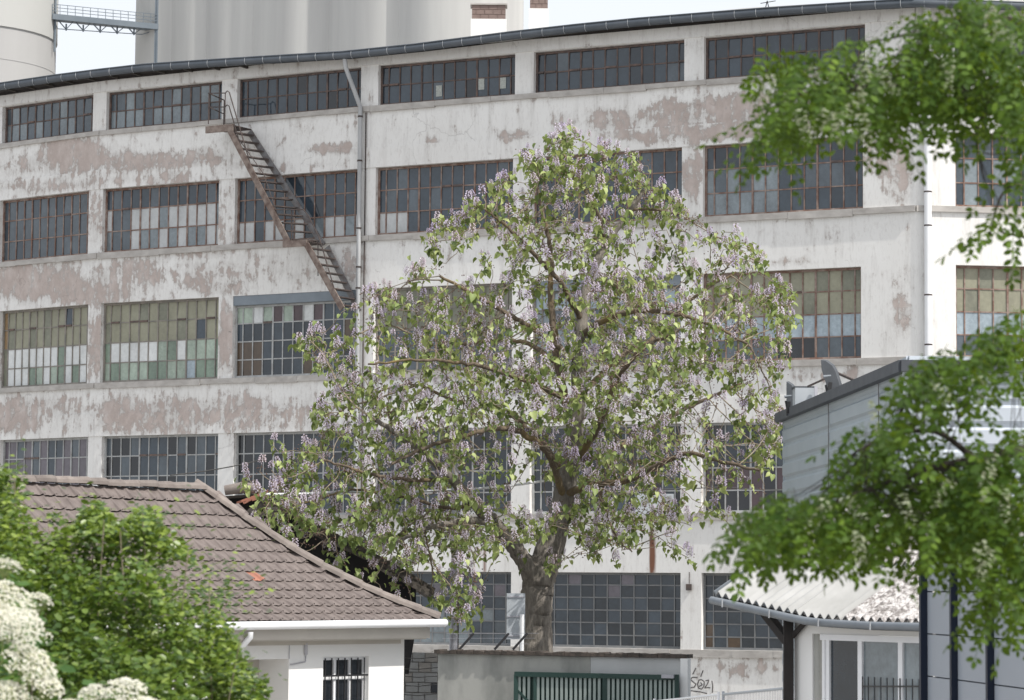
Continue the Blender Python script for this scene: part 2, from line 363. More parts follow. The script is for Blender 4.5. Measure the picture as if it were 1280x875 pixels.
def wp(seg, s, z, off=0):
    O, d = SEG[seg]; return O + d*s + NRM[seg]*off + Vector((0, 0, z))
EL = [  # worn patches on the wall: centre x, y, half sizes, strength (found in the photograph, stored on the wall itself)
 (90,192,42,24,.30),(175,202,70,14,.24),(250,197,34,10,.28),(418,185,28,7,.34),(540,173,12,6,.25),(643,168,22,7,.30),(700,150,22,8,.18),(765,150,38,16,.26),
 (840,143,45,20,.30),(920,135,60,20,.32),(1000,125,60,20,.30),(800,172,50,7,.32),(900,168,110,10,.33),(1010,160,70,9,.30),(866,215,14,42,.30),
 (1105,190,30,38,.30),(1128,215,16,46,.26),(1115,235,14,20,.2),(40,352,60,26,.26),(105,365,70,18,.24),(160,345,60,22,.17),(260,350,60,20,.14),(330,335,40,16,.08),
 (120,270,12,40,.16),(121,430,13,44,.24),(284,425,12,46,.24),(288,265,8,40,.10),(20,520,34,26,.22),(70,508,50,14,.14),(150,518,30,26,.27),(215,520,60,26,.20),(300,515,60,24,.18),
 (370,520,40,22,.18),(420,500,40,20,.10),(60,205,60,12,.14),(1130,395,12,26,.26),(1122,375,8,50,.16),(985,328,32,8,.2),(1070,465,14,12,.3),(1020,468,40,10,.22),
 (930,835,30,14,.24),(890,830,24,12,.18),(960,832,24,12,.16),(525,840,20,25,.16),(330,300,200,8,.08),(60,232,75,9,.17),(190,224,80,8,.15),(360,208,90,6,.10),(250,505,160,8,.08),(60,330,60,5,.16),(220,318,90,5,.13),(560,303,90,4,.1),(1000,278,110,4,.1),(930,110,160,5,.1),(620,128,140,4,.08),(560,315,60,12,.05),(400,345,50,14,.09),(1230,215,40,20,.08),(1180,300,30,60,.02),
 (440,330,26,22,.14),(600,200,60,10,.02)]
RU = [(815,692,3.6,34,1.9),(606,696,2.6,28,1.1),(694,700,4,20,1.3),(750,680,2.0,30,.3),(935,690,3,24,.15)]
EA = np.array(EL); RA = np.array(RU)
BND = [(860, 1145, .03), (0, 320, .04)]
def wear_at(p):
    x, y = topx(p)
    d = ((x-EA[:, 0])/EA[:, 2])**2 + ((y-EA[:, 1])/EA[:, 3])**2
    w = float((EA[:, 4]*np.clip(1.35-d, 0, 1)).max()) if len(EA) else 0
    base = -.02 if y < 545 else -.10
    if x < 330 and 160 < y < 560: base += .035
    if x > 1145: base -= .06
    if 455 < x <= 1145 and y < 545: base -= .06
    if x > 1145: base -= .08  # less film here puts the sunlit wall's brightness into its colour
    d2 = ((x-RA[:, 0])/RA[:, 2])**2 + ((y-RA[:, 1])/RA[:, 3])**2
    return w*1.35 + base, float((RA[:, 4]*np.clip(1.3-d2, 0, 1)).max())
factory = empty('factory_building', wp(3, 8, 0), 'long four storey factory with peeling white walls and rusty grid windows behind the flowering tree', 'building')
class Wall(MB):
    def __init__(s): super().__init__(); s.r = []
    def grid(s, seg, s0, s1, z0, z1, off=0, step=.25):
        ns = max(1, math.ceil((s1-s0)/step)); nz = max(1, math.ceil((z1-z0)/step)); b = len(s.v)
        for j in range(nz+1):
            for i in range(ns+1):
                p = wp(seg, s0+(s1-s0)*i/ns, z0+(z1-z0)*j/nz, off); s.v.append(tuple(p)); w, r = wear_at(p); s.a.append(w); s.r.append(r)
        for j in range(nz):
            for i in range(ns):
                a = b+j*(ns+1)+i; s.f.append((a, a+1, a+ns+2, a+ns+1)); s.m.append(0)
    def quad(s, pts):
        b = len(s.v)
        for p in pts:
            s.v.append(tuple(p)); w, r = wear_at(p); s.a.append(w*.5); s.r.append(0)
        s.f.append((b, b+1, b+2, b+3)); s.m.append(0)
    def done(s, name):
        me = s.mesh(name, M['plaster'])
        for nm, dat in (('wear', s.a), ('rust', s.r)):
            at = me.attributes.new(nm, 'FLOAT', 'POINT'); at.data.foreach_set("value", dat)
        return link(name, me, factory)
WPX = {1: [(1,9.5,117),(2,138.5,277.8),(2,301.5,451.4),(3,477,643.8),(3,670.7,855.3),(3,883.2,1081.4)],
       2: [(1,5.5,111),(2,133.2,273.5),(2,298.2,448),(3,473.3,641),(3,669,852.3),(3,881.8,1078.8)],
       3: [(1,5,110),(2,131,273),(2,295.5,447),(3,471,640),(3,667.5,851),(3,880.5,1076.3)],
       4: [(1,5,109.5),(2,131.5,272.2),(2,296.3,446.5),(3,470.5,639),(3,666,850.6),(3,880,1075)],
       5: [(1,5,109),(2,131.5,272),(2,296.3,446.5),(3,470.5,638.5),(3,665.5,850.6),(3,880,1075)]}
YM = {1: 100, 2: 250, 3: 400, 4: 580, 5: 765}
WIN = {}
for r, L in WPX.items():
    for b_, (seg, xl, xr) in enumerate(L, 1):
        O, d = SEG[seg]
        sl = on_line(O - NRM[seg]*REC, d, xl, YM[r])[0]
        sr_ = on_line(O, d, xr, YM[r])[0]
        WIN[(r, b_)] = (seg, sr_, sl)            # s grows towards the viewer's left
    WIN[(r, 7)] = (4, -1.14-5.1, -1.14); WIN[(r, 8)] = (4, -1.14-5.1-.75-5.1, -1.14-5.1-.75)
    s0, s1 = WIN[(r, 1)][1:]; WIN[(r, 0)] = (1, s1+.75, s1+.75+4.3)
NROW = {1: 2, 2: 3, 3: 4, 4: 4, 5: 6}; NCOL = {1: 13, 2: 13, 3: 13, 4: 13, 5: 12}
FR = {1: 'frame_brown', 2: 'frame_rust', 3: 'frame_green', 4: 'frame_light', 5: 'frame_grey'}
for seg in (1, 2, 3, 4):
    s0, s1 = RANGE[seg]; w = Wall()
    zz = [0, Z['B5'], Z['T5'], Z['B4'], Z['T4'], Z['B3'], Z['T3'], Z['B2'], Z['T2'], Z['B1'], Z['T1'], TOP]
    for k in range(11):
        if k % 2 == 0: w.grid(seg, s0, s1, zz[k], zz[k+1], step=.085 if (seg == 3 and k == 2) else .25)
        else:
            row = 5-k//2
            xs = sorted((WIN[(r, b_)][1], WIN[(r, b_)][2]) for (r, b_) in WIN if r == row and WIN[(r, b_)][0] == seg)
            cur = s0
            for a, b_ in xs:
                w.grid(seg, cur, a, zz[k], zz[k+1]); cur = b_
                for q in (((a, 0), (a, 1), (a, 1), (a, 0)), ):
                    pass
                D = -(REC+.08)
                w.quad([wp(seg, a, zz[k], 0), wp(seg, a, zz[k], D), wp(seg, a, zz[k+1], D), wp(seg, a, zz[k+1], 0)])
                w.quad([wp(seg, b_, zz[k], 0), wp(seg, b_, zz[k], D), wp(seg, b_, zz[k+1], D), wp(seg, b_, zz[k+1], 0)])
                w.quad([wp(seg, a, zz[k+1], 0), wp(seg, b_, zz[k+1], 0), wp(seg, b_, zz[k+1], D), wp(seg, a, zz[k+1], D)])
                w.quad([wp(seg, a, zz[k], 0), wp(seg, b_, zz[k], 0), wp(seg, b_, zz[k], D), wp(seg, a, zz[k], D)])
            w.grid(seg, cur, s1, zz[k], zz[k+1])
    w.done('wall')
    # lower half of the bands stands a little proud, and the fascia above the top windows
    for zt, zb, fr in (('B1', 'T2', .33), ('B3', 'T4', .42), ('B2', 'T3', .0)):
        if not fr: continue
        w = Wall(); z0 = Z[zb]+.0; z1 = Z[zb] + (Z[zt]-Z[zb])*fr
        w.grid(seg, s0, s1, z0, z1, .03)
        w.quad([wp(seg, s0, z1, 0), wp(seg, s1, z1, 0), wp(seg, s1, z1, .03), wp(seg, s0, z1, .03)])
        w.quad([wp(seg, s0, z0, 0), wp(seg, s1, z0, 0), wp(seg, s1, z0, .03), wp(seg, s0, z0, .03)])
        w.done('wall_band')
    w = Wall(); w.grid(seg, s0, s1, Z['T1']+.02, TOP-.003, .05)
    w.quad([wp(seg, s0, Z['T1']+.02, 0), wp(seg, s1, Z['T1']+.02, 0), wp(seg, s1, Z['T1']+.02, .05), wp(seg, s0, Z['T1']+.02, .05)])
    w.done('wall_band')
    for kB, hh in (('B1', .17), ('B2', .19), ('B3', .19), ('B4', .2), ('B5', .2)):
        m = MB(); n0 = max(1, int((s1-s0)/1.9))
        cuts = [s0+(s1-s0)*i/n0 + (rnd.uniform(-.5, .5) if 0 < i < n0 else 0) for i in range(n0+1)]
        for a, b_ in zip(cuts, cuts[1:]):
            e = rnd.uniform(-.012, .012); hz = hh + rnd.uniform(-.025, .025)
            A = wp(seg, a+.003, Z[kB]-hz, -.02)
            m.box(A, SEG[seg][1]*(b_-a-.006), NRM[seg]*(.1+e), Vector((0, 0, hz-.004)))
        m.build('sill_ledge', M['ledge'], factory)
# the unseen back, sides and floor plates
m = MB()
f0, f1 = wp(4, -13, 0), wp(1, 17, 0); bk = Vector((7, 16, 0))
m.face([f0, f0+bk, f0+bk+Vector((0, 0, TOP)), f0+Vector((0, 0, TOP))]); m.face([f1, f1+bk, f1+bk+Vector((0, 0, TOP)), f1+Vector((0, 0, TOP))])
m.face([f0+bk, f1+bk, f1+bk+Vector((0, 0, TOP)), f0+bk+Vector((0, 0, TOP))]); m.build('rear_wall', M['beige'], factory)

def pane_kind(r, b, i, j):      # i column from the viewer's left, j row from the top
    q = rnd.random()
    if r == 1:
        if b in (0, 1, 2): return 'haze' if (j == 1 and q < .8) or q < .15 else 'mid'  # paler lower panes put a reflection into the glass tint
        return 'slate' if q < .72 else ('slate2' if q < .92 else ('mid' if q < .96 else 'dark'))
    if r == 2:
        if b in (0, 1): return 'lit_pale' if i == 11 and j > 0 else ('mid' if q < .8 else 'slate')
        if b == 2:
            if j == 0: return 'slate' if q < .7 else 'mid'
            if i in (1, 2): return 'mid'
            return 'lit_pale' if q < (.8 if j == 1 else .45) else 'haze'  # pale panes paint the lit room beyond the glass
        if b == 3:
            if j == 2 and i in (0, 1, 3, 4, 6, 8, 9, 10, 11, 12): return 'lit_pale' if q < .8 else 'haze'
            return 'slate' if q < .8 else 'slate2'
        if b == 4: return 'lit_pale' if j == 2 and i in (0, 1, 2) else ('slate' if q < .8 else 'mid')
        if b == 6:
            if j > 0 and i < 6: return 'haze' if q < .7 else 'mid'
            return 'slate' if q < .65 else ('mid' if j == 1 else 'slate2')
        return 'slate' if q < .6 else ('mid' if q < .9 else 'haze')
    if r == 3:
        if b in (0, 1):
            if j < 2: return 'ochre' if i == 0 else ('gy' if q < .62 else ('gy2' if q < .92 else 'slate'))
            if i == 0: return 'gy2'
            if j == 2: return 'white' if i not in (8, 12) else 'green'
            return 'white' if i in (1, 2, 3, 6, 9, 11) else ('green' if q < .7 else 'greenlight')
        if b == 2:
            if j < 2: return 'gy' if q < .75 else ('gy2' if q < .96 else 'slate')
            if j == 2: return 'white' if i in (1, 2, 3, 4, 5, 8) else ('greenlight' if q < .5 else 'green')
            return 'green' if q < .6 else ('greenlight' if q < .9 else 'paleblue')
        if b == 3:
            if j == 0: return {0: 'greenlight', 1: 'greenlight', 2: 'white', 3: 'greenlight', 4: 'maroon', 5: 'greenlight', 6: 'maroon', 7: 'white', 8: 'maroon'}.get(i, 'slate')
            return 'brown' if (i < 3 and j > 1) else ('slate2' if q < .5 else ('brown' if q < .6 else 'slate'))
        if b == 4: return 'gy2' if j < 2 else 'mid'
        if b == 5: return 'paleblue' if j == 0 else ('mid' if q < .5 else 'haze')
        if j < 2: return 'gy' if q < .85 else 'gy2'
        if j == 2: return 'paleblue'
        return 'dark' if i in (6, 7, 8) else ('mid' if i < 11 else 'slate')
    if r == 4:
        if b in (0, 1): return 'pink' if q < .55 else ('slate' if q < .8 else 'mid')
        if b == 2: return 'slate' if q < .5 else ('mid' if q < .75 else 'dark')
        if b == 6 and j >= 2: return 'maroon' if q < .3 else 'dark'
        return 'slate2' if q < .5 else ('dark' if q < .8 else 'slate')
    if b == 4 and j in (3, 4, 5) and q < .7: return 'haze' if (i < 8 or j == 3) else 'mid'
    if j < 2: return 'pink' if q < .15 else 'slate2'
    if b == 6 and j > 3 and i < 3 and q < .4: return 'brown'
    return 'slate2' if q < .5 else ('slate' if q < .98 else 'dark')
unit = MB(); unit.cbox((0, 0, 0), 1, 1, 1); unit_me = unit.mesh('pane', GM['slate'])
SINGLE = {(1, 4), (1, 5), (1, 6), (2, 3), (2, 4), (2, 6), (3, 2), (3, 6)}
rest = MB()
for (r, b_), (seg, sa, sb) in sorted(WIN.items()):
    O, d = SEG[seg]; nrm = NRM[seg]; zt, zb = Z['T%d' % r], Z['B%d' % r]
    nr, nc = NROW[r], NCOL[r]
    if b_ == 1 and r < 5: nc = 13 if r == 3 else 12
    top = zt
    fm = MB()
    if r == 3 and b_ in (3, 5):        # blue-grey beam across the head of the window
        lb = MB(); lb.box(wp(seg, sa, zt-.30, -REC+.0), d*(sb-sa), nrm*(REC-.02), Vector((0, 0, .297))); lb.build('steel_lintel', M['blue_steel'], factory); top = zt-.30
    hgt = top-zb; z0 = zb
    # column widths: the end columns are narrower
    ws = [1.0]*nc; ws[0] = .72; ws[-1] = .62
    tot = sum(ws); wid = sb-sa; cuts = [sb]
    for w_ in ws: cuts.append(cuts[-1]-wid*w_/tot)
    rows = [top-hgt*j/nr for j in range(nr+1)]
    if r == 1: rows[1] = top-hgt*.50
    t = .036
    for i, s in enumerate(cuts):
        tt = t*(1.7 if i in (0, nc) else (1.6 if i in (4, 9) and r != 5 else 1.0))
        dp = .07 if i in (0, nc) else .045
        fm.box(wp(seg, min(max(s-tt/2, sa+.002), sb-tt-.002), z0+.004, -REC-.02), d*tt, nrm*dp, Vector((0, 0, hgt-.008)))
    for j, z in enumerate(rows):
        tt = t*(1.8 if j in (0, nr) else 1.0); zlo = min(max(z-tt/2, z0+.006), top-tt-.006)
        fm.box(wp(seg, sa+.01, zlo, -REC-.017), d*(wid-.02), nrm*(.06 if j in (0, nr) else .036), Vector((0, 0, tt)))
    fmat = FR[r]
    if r == 3 and b_ in (6, 7): fmat = 'frame_rust'
    if r == 3 and b_ == 3: fmat = 'frame_light'
    if r == 4 and b_ == 6: fmat = 'frame_light'
    win = None; vents = []
    for i in range(nc):
        for j in range(nr):
            sl, sr_ = cuts[i]-t/2, cuts[i+1]+t/2; zt_, zb_ = rows[j]-t/2, rows[j+1]+t/2
            kd = pane_kind(r, b_, i, j)
            c = wp(seg, (sl+sr_)/2, (zt_+zb_)/2, -REC-.005)
            tx, tz = rnd.gauss(0, .010), rnd.gauss(0, .012)
            vent = (j == 0 and nr < 6 and rnd.random() < .22)
            if vent:
                tx = .05
                zv = zb_
                vents.append((wp(seg, sr_+.01, zv-.03, -REC+.025), d*(sl-sr_-.02), nrm*.03))
            ang = math.atan2(d.y, d.x)
            if (r, b_) in SINGLE:
                if win is None: win = fm.build('window', M[fmat], factory)
                o = link('pane', unit_me, win)
                o.matrix_basis = Matrix.Translation(c) @ Matrix.Rotation(ang+tz, 4, 'Z') @ Matrix.Rotation(tx, 4, 'X') @ Matrix.Diagonal((sl-sr_+.006, .008, zt_-zb_+.006, 1))
                o.material_slots[0].link = 'OBJECT'; o.material_slots[0].material = GM[kd]
            else:
                rest.mi = GN.index(kd)
                rot = Matrix.Rotation(ang+tz, 3, 'Z') @ Matrix.Rotation(tx, 3, 'X')
                ex, ey, ez = rot @ Vector((sl-sr_+.006, 0, 0)), rot @ Vector((0, .008, 0)), rot @ Vector((0, 0, zt_-zb_+.006))
                rest.box(c-(ex+ey+ez)/2, ex, ey, ez)
    if win is None: win = fm.build('window', M[fmat], factory)
    for vo, vx, vy in vents:
        vm = MB(); vm.box(vo, vx, vy, Vector((0, 0, .055))); vm.build('vent_rail', M['frame_brown'], win)
rest.build('window_panes', [GM[k] for k in GN], factory, kind='stuff')
# paper notices stuck behind top floor panes
for px in (549, 602, 629):
    s, z = on_line(SEG[3][0]-NRM[3]*REC, SEG[3][1], px, 113 if px < 600 else (104.5 if px < 610 else 103))
    q = MB(); q.box(wp(3, s-.1, z-.19, -REC+.012), SEG[3][1]*.2, NRM[3]*.006, Vector((0, 0, .34))); q.build('paper_notice', M['paper'], factory)
# white wall lamp on the pillar, ground floor
s, z = on_line(C0, SEG[3][1], 862, 734); q = MB(); q.cbox(wp(3, s, z, .06), .16, .12, .18); q.bar(wp(3, s, z+.1, .03), wp(3, s, Z['T5']+.02, .03), .02); q.build('wall_lamp', M['rust_dark'], factory)
# gutter, soffit and roof
GP = [(-60, 117), (0, 108.3), (70, 98), (125, 91), (182, 84.5), (250, 80), (320, 75.5), (430, 69), (520, 59.8), (640, 44.5), (720, 35.5), (800, 27.5), (880, 21), (960, 14.8), (1080, 7), (1145, 3)]
OV = .62
gpts = []
for px, py in GP:
    seg = 1 if px < 121 else (2 if px < 461 else 3)
    s, z = on_line(SEG[seg][0]+NRM[seg]*OV, SEG[seg][1], px, py); gpts.append(wp(seg, s, z, OV))
rt = wp(4, -13, gpts[-1].z, OV); gpts[-1] = wp(3, 0, gpts[-1].z, OV)*.5 + wp(4, 0, gpts[-1].z, OV)*.5; gpts.append(rt)
lf = wp(1, 17, gpts[0].z-.3, OV); gpts.insert(0, lf)
gm = MB(); gm.tube(gpts, .125, 12); gm.tube([p+Vector((0, 0, .10))+NRM[3]*.10 for p in gpts], .022, 6); gut = gm.build('roof_gutter', M['gutter'], factory, smooth=True)
br = MB()
for a, b_ in zip(gpts, gpts[1:]):
    L_ = (b_-a).length; k = int(L_/.62)
    for i in range(k):
        p = a.lerp(b_, (i+.5)/k); dd = (b_-a).normalized()
        pts = [p + NRM[3]*(.132*math.cos(t_)) + Vector((0, 0, .132*math.sin(t_))) for t_ in (1.4, .7, 0, -.7, -1.4)]
        for u_, v_ in zip(pts, pts[1:]): br.bar(u_, v_, .03, .008, up=dd)
br.build('gutter_brackets', M['bracket'], factory, kind='stuff')
sf = MB()
back = Vector((-.45, .9, 0))*-1
for a, b_ in zip(gpts, gpts[1:]):
    ina, inb = a - NRM[3]*(OV+.1), b_ - NRM[3]*(OV+.1)
    za = Vector((ina.x, ina.y, TOP-.02)); zb2 = Vector((inb.x, inb.y, TOP-.02))
    sf.face([a+Vector((0, 0, -.04)), b_+Vector((0, 0, -.04)), Vector((b_.x, b_.y, TOP+.02))-NRM[3]*(OV-.12), Vector((a.x, a.y, TOP+.02))-NRM[3]*(OV-.12)])
    sf.face([Vector((a.x, a.y, TOP-.06))-NRM[3]*(OV-.13), Vector((b_.x, b_.y, TOP-.06))-NRM[3]*(OV-.13), Vector((b_.x, b_.y, b_.z-.04))-NRM[3]*(OV-.15), Vector((a.x, a.y, a.z-.04))-NRM[3]*(OV-.15)])
sf.build('soffit', M['timber_dark'], factory)
rf = MB(); upb = Vector((.42, .907, 0))
for a, b_ in zip(gpts, gpts[1:]):
    n0 = len(rf.v)
    def rise(p): return np.interp(topx(p)[0], [0, 300, 450, 560, 640, 820, 960, 1140], [.15, .172, .192, .212, .222, .226, .214, .208])
    ka, kb = rise(a), rise(b_)
    for t_ in (0, .5, 3, 9, 16):
        dn = 0 if t_ < 10 else 1.5
        rf.v += [tuple(a + upb*t_ + Vector((0, 0, .09+t_*ka-dn))), tuple(b_ + upb*t_ + Vector((0, 0, .09+t_*kb-dn)))]
    for k in range(4): rf.f.append((n0+2*k, n0+2*k+1, n0+2*k+3, n0+2*k+2)); rf.m.append(0)
rf.build('roof', M['felt'], factory)
# soffit rafter ends
ra = MB()
for a, b_ in zip(gpts[:7], gpts[1:8]):
    k = int((b_-a).length/.9)
    for i in range(k):
        p = a.lerp(b_, (i+.4)/k) + Vector((0, 0, -.10)); ra.bar(p - NRM[3]*.03, p - NRM[3]*.5, .07, .09)
ra.build('rafter_ends', M['planks'], factory, kind='stuff')
# downpipe on the left half: elbow from the gutter, then straight down
def fp(seg, px, py, off):
    s, z = on_line(SEG[seg][0]+NRM[seg]*off, SEG[seg][1], px, py); return wp(seg, s, z, off)
dp = MB()
a = fp(2, 430.5, 70, OV-.02); b_ = fp(2, 432, 84, OV-.1); c_ = fp(2, 450.5, 134, .14)
dp.tube([a, b_, b_.lerp(c_, .06), b_.lerp(c_, .96), c_, Vector((c_.x, c_.y, 9.2)), Vector((c_.x, c_.y, .2))], .07, 10)
pipe = dp.build('downpipe', M['pipe_zinc'], factory, smooth=True)
cl = MB()
for z in (Z['B1']-.35, Z['T2']+.2, Z['B2']+.2, Z['B2']-1.0, Z['T3'], Z['B3']): cl.tube([(c_.x, c_.y, z), (c_.x, c_.y, z+.05)], .082, 10)
cl.build('pipe_clamp', M['rust_dark'], pipe, kind='stuff')
q = MB(); e = fp(2, 455.5, 300, .05); q.tube([(e.x, e.y, Z['B1']-.2), (e.x, e.y, 1)], .022, 6); q.build('cable_conduit', M['rust_dark'], factory)
dp = MB(); e = fp(4, 1160, 300, .16); dp.tube([Vector((e.x, e.y, TOP)), Vector((e.x, e.y, .2))], .105, 12); pipe = dp.build('downpipe', M['pvc'], factory, smooth=True, label='white plastic downpipe at the corner')
cl = MB()
for z in (Z['T2']-.2, Z['B2']+.35, Z['B2']-.6, Z['T3']-.9, Z['B3']+.3): cl.tube([(e.x, e.y, z), (e.x, e.y, z+.04)], .112, 12)
cl.build('pipe_clamp', M['rust_dark'], pipe, kind='stuff')
# corner pilaster
m = Wall(); ca, cb = fp(3, 1137.5, 300, 0), fp(4, 1156, 300, 0)
# graffiti scribble on the ground floor wall
def stroke(pts, seg=3, off=.012, w=.03):
    q = []
    for px, py in pts:
        s, z = on_line(SEG[seg][0], SEG[seg][1], px, py); q.append(wp(seg, s, z, off))
    return q
gr = MB()
for st in ([(872,847),(866,846.5),(863,849),(866,852),(870,855),(868,859),(862,860)], [(874,850),(872,855),(873,860),(877,861.5),(880,858),(880.5,852),(877,849.5),(874,850)],
           [(876,853),(878,856),(874,858)], [(882,851),(886,850),(884.5,855),(881,860),(885,859.5),(888,859.8)], [(862,863),(868,864),(876,865),(884,867)], [(890,851),(891,857),(890.5,866)], [(876,846),(879,838)], [(866,843),(870,835)]):
    q = stroke(st)
    for u_, v_ in zip(q, q[1:]): gr.bar(u_, v_, .028, .006, up=NRM[3])
gr.build('graffiti', M['spray'], factory)
# brick chimneys on the factory roof
for px, pw, ytop, ymid, ybot, Y, lab in ((611, 43, 8, 26, 37, 96, 'wide brick chimney'), (673.5, 23, -16, 13, 25, 94, 'tall brick chimney')):
    c = P(px, ymid, Y); w_ = pw/F*Y; ht = (P(px, ytop, Y)-c).z; hb = (c-P(px, ybot, Y)).z
    q = MB(); nb = 0; z = c.z; cs = .16
    while z < c.z+ht-.05:
        n_ = max(3, round(w_/.28)); off = .5 if nb % 2 else 0
        for i in range(n_+1):
            x0 = max(-w_/2, -w_/2+(i-off)*w_/n_); x1 = min(w_/2, -w_/2+(i+1-off)*w_/n_)
            if x1-x0 < .03: continue
            q.box((c.x+x0+.008, Y-.3-rnd.uniform(0, .012), z+.008), (x1-x0-.016, 0, 0), (0, .6, 0), (0, 0, cs-.016))
        z += cs; nb += 1
    q.box((c.x-w_/2+.02, Y-.285, c.z), (w_-.04, 0, 0), (0, .57, 0), (0, 0, ht))
    ch = q.build('chimney', M['brick'], factory, label=lab)
    q = MB(); q.box((c.x-w_/2-.03, Y-.34, c.z-hb-1.2), (w_+.06, 0, 0), (0, .68, 0), (0, 0, hb+1.2)); q.build('chimney_base', M['white_paint'], ch)
    q = MB(); q.box((c.x-w_/2-.05, Y-.36, z), (w_+.1, 0, 0), (0, .72, 0), (0, 0, .05)); q.build('chimney_cap', M['ledge'], ch)
# small metal stand on the roof
q = MB(); c = P(959, 6, 84)
for dx in (-.12, .12): q.tube([c+Vector((dx, 0, -.4)), c+Vector((0, 0, .12))], .015, 5)
q.tube([c+Vector((-.2, 0, .04)), c+Vector((.25, 0, .12))], .012, 5); q.build('roof_stand', M['black'], factory)

# ------------------------------------------------------------------ escape stair on the facade
st = empty('escape_stair', fp(2, 320, 305, .6), 'rusty steel escape stair zigzagging down the factory front between the upper windows', 'fire escape')
so, si = 1.05, .14
m = MB(); A = fp(2, 257.5, 156, so); Bq = fp(2, 290, 154, so); zt = (A.z+Bq.z)/2
def slab(pxa, pxb, y, th, mat, nm, o0=so, o1=.05):
    sA = on_line(SEG[2][0]+NRM[2]*o0, SEG[2][1], pxa, y)[0]; sB, z = on_line(SEG[2][0]+NRM[2]*o0, SEG[2][1], pxb, y)
    q = MB(); q.box(wp(2, sB, z-th, o0-.02), SEG[2][1]*(sA-sB), NRM[2]*.05, Vector((0, 0, th))); q.build(nm+'_beam', mat, st)
    q = MB(); k = 9
    for i in range(k): q.box(wp(2, sB+.02, z-.05, o1+(o0-o1-.03)*i/k), SEG[2][1]*(sA-sB-.04), NRM[2]*((o0-o1)/k-.03), Vector((0, 0, .035)))
    q.build(nm+'_grating', M['rust_dark'], st, kind='stuff')
    return sA, sB, z
pA, pB, pz = slab(257.5, 292, 155, .22, M['rust'], 'platform')
lA, lB, lz = slab(354, 384, 299.5, .20, M['rust'], 'landing')
def flight(o_t, o_b, i_t, i_b, n):
    ot, ob = fp(2, *o_t, so), fp(2, *o_b, so); it, ib = fp(2, *i_t, si), fp(2, *i_b, si)
    it.z = ot.z; ib.z = ob.z
    for a, b_, mt in ((ot, ob, 'rust'), (it, ib, 'steel_grey')):
        q = MB(); q.bar(a, b_, .05, .19, up=(0, 0, 1)); q.build('stringer', M[mt], st)
    tm = None
    for i in range(n):
        t_ = (i+.5)/n; a, b_ = ot.lerp(ob, t_), it.lerp(ib, t_)
        if tm is None:
            q = MB(); w_ = (a-b_).length-.06; q.box((-w_/2, -.11, -.02), (w_, 0, 0), (0, .22, 0), (0, 0, .035)); tm = q.mesh('tread', M['rust_dark'])
        o = link('tread', tm, st); c = (a+b_)/2; dd = a-b_
        o.matrix_basis = Matrix.Translation(c) @ Matrix.Rotation(math.atan2(dd.y, dd.x), 4, 'Z')
    return ot, ob
f1t, f1b = flight((286, 160), (361, 304), (312, 160), (404, 303), 14)
f2t, f2b = flight((383, 305), (428, 386), (409, 305), (449, 390), 8)
q = MB()
def fr(px, py, off=so): return fp(2, px, py, off)
p1, p2 = fr(260.5, 155), fr(281, 155)
up1 = Vector((0, 0, .98))
for p in (p1, p2): q.bar(p, p+up1, .03)
e_ = wp(2, pA, pz, .1)
q.bar(e_, e_+up1, .03); q.bar(p1+up1, e_+up1, .03); q.bar(p1+up1*.55, e_+up1*.55, .025)
for k in (1, .55): q.bar(p1+up1*k-SEG[2][1]*-.03, p2+up1*k, .03)
for k, e2 in ((1.0, .42), (.55, .25)):
    a = p2+up1*k; b_ = fr(286, 152) + Vector((0, 0, .98*k)); c2 = f1t.lerp(f1b, e2); q.tube([a, b_.lerp(a, .5)+Vector((0, 0, .03)), b_+Vector((0, 0, -.05)), c2], .018, 6)
q.tube([f1t+Vector((0, 0, .1)), fr(330, 218)+Vector((0, 0, 0)), fr(358, 302)], .014, 5)
q.bar(fr(331, 290)+Vector((0, 0, -.1)), fr(331, 215), .03) if False else None
q.bar(fr(364.5, 301), fr(364.5, 262), .03); q.tube([fr(331, 262), fr(364.5, 262), fr(379, 262), fr(386, 270), fr(400, 300), fr(421, 372)], .018, 6)
q.bar(fr(397.5, 345), fr(397.5, 300), .022)
q.build('railing', M['rust_dark'], st)
# ------------------------------------------------------------------ silos and tank behind the factory
def gz(p): return Vector((p.x, p.y, 0))
tk = empty('storage_tank', gz(P(-60, 60, 230)), 'cream cylindrical storage tank with a grey lower half behind the factory roof', 'tank')
c = P(-60, 60, 230); rad = 130/F*230
def ring(c, rad, z0, z1, mat, nm, par, n=48, cap=True):
    q = MB(); q.tube([(c.x, c.y, z0), (c.x, c.y, z1)], rad, n, cap); return q.build(nm, mat, par, smooth=True)
zj = P(0, 52, 230).z - .0
ring(c, rad, 0, zj, M['silo_dark'], 'lower_shell', tk); ring(c, rad+.12, zj, zj+9.5, M['tank'], 'upper_shell', tk)
q = MB(); e = P(69, 20, 229.2); q.tube([Vector((e.x+.05, e.y-.3, zj-1)), Vector((e.x+.05, e.y-.3, zj+9))], .10, 6); q.build('ladder_rail', M['truss'], tk)
for zz_ in (zj-2.6, zj-5.4): 
    q = MB(); q.tube([(c.x, c.y, zz_), (c.x, c.y, zz_+.06)], rad+.03, 48); q.build('pour_ring', M['silo_dark'], tk)
sl = empty('silo_block', gz(P(386, 60, 225)), 'tall pale concrete silo block of joined fluted cylinders behind the factory', 'silo')
YA, YB = 232, 215
def sp_(px): 
    t = (px-182)/(590-182); Y = YA+(YB-YA)*t; return P(px, 60, Y)
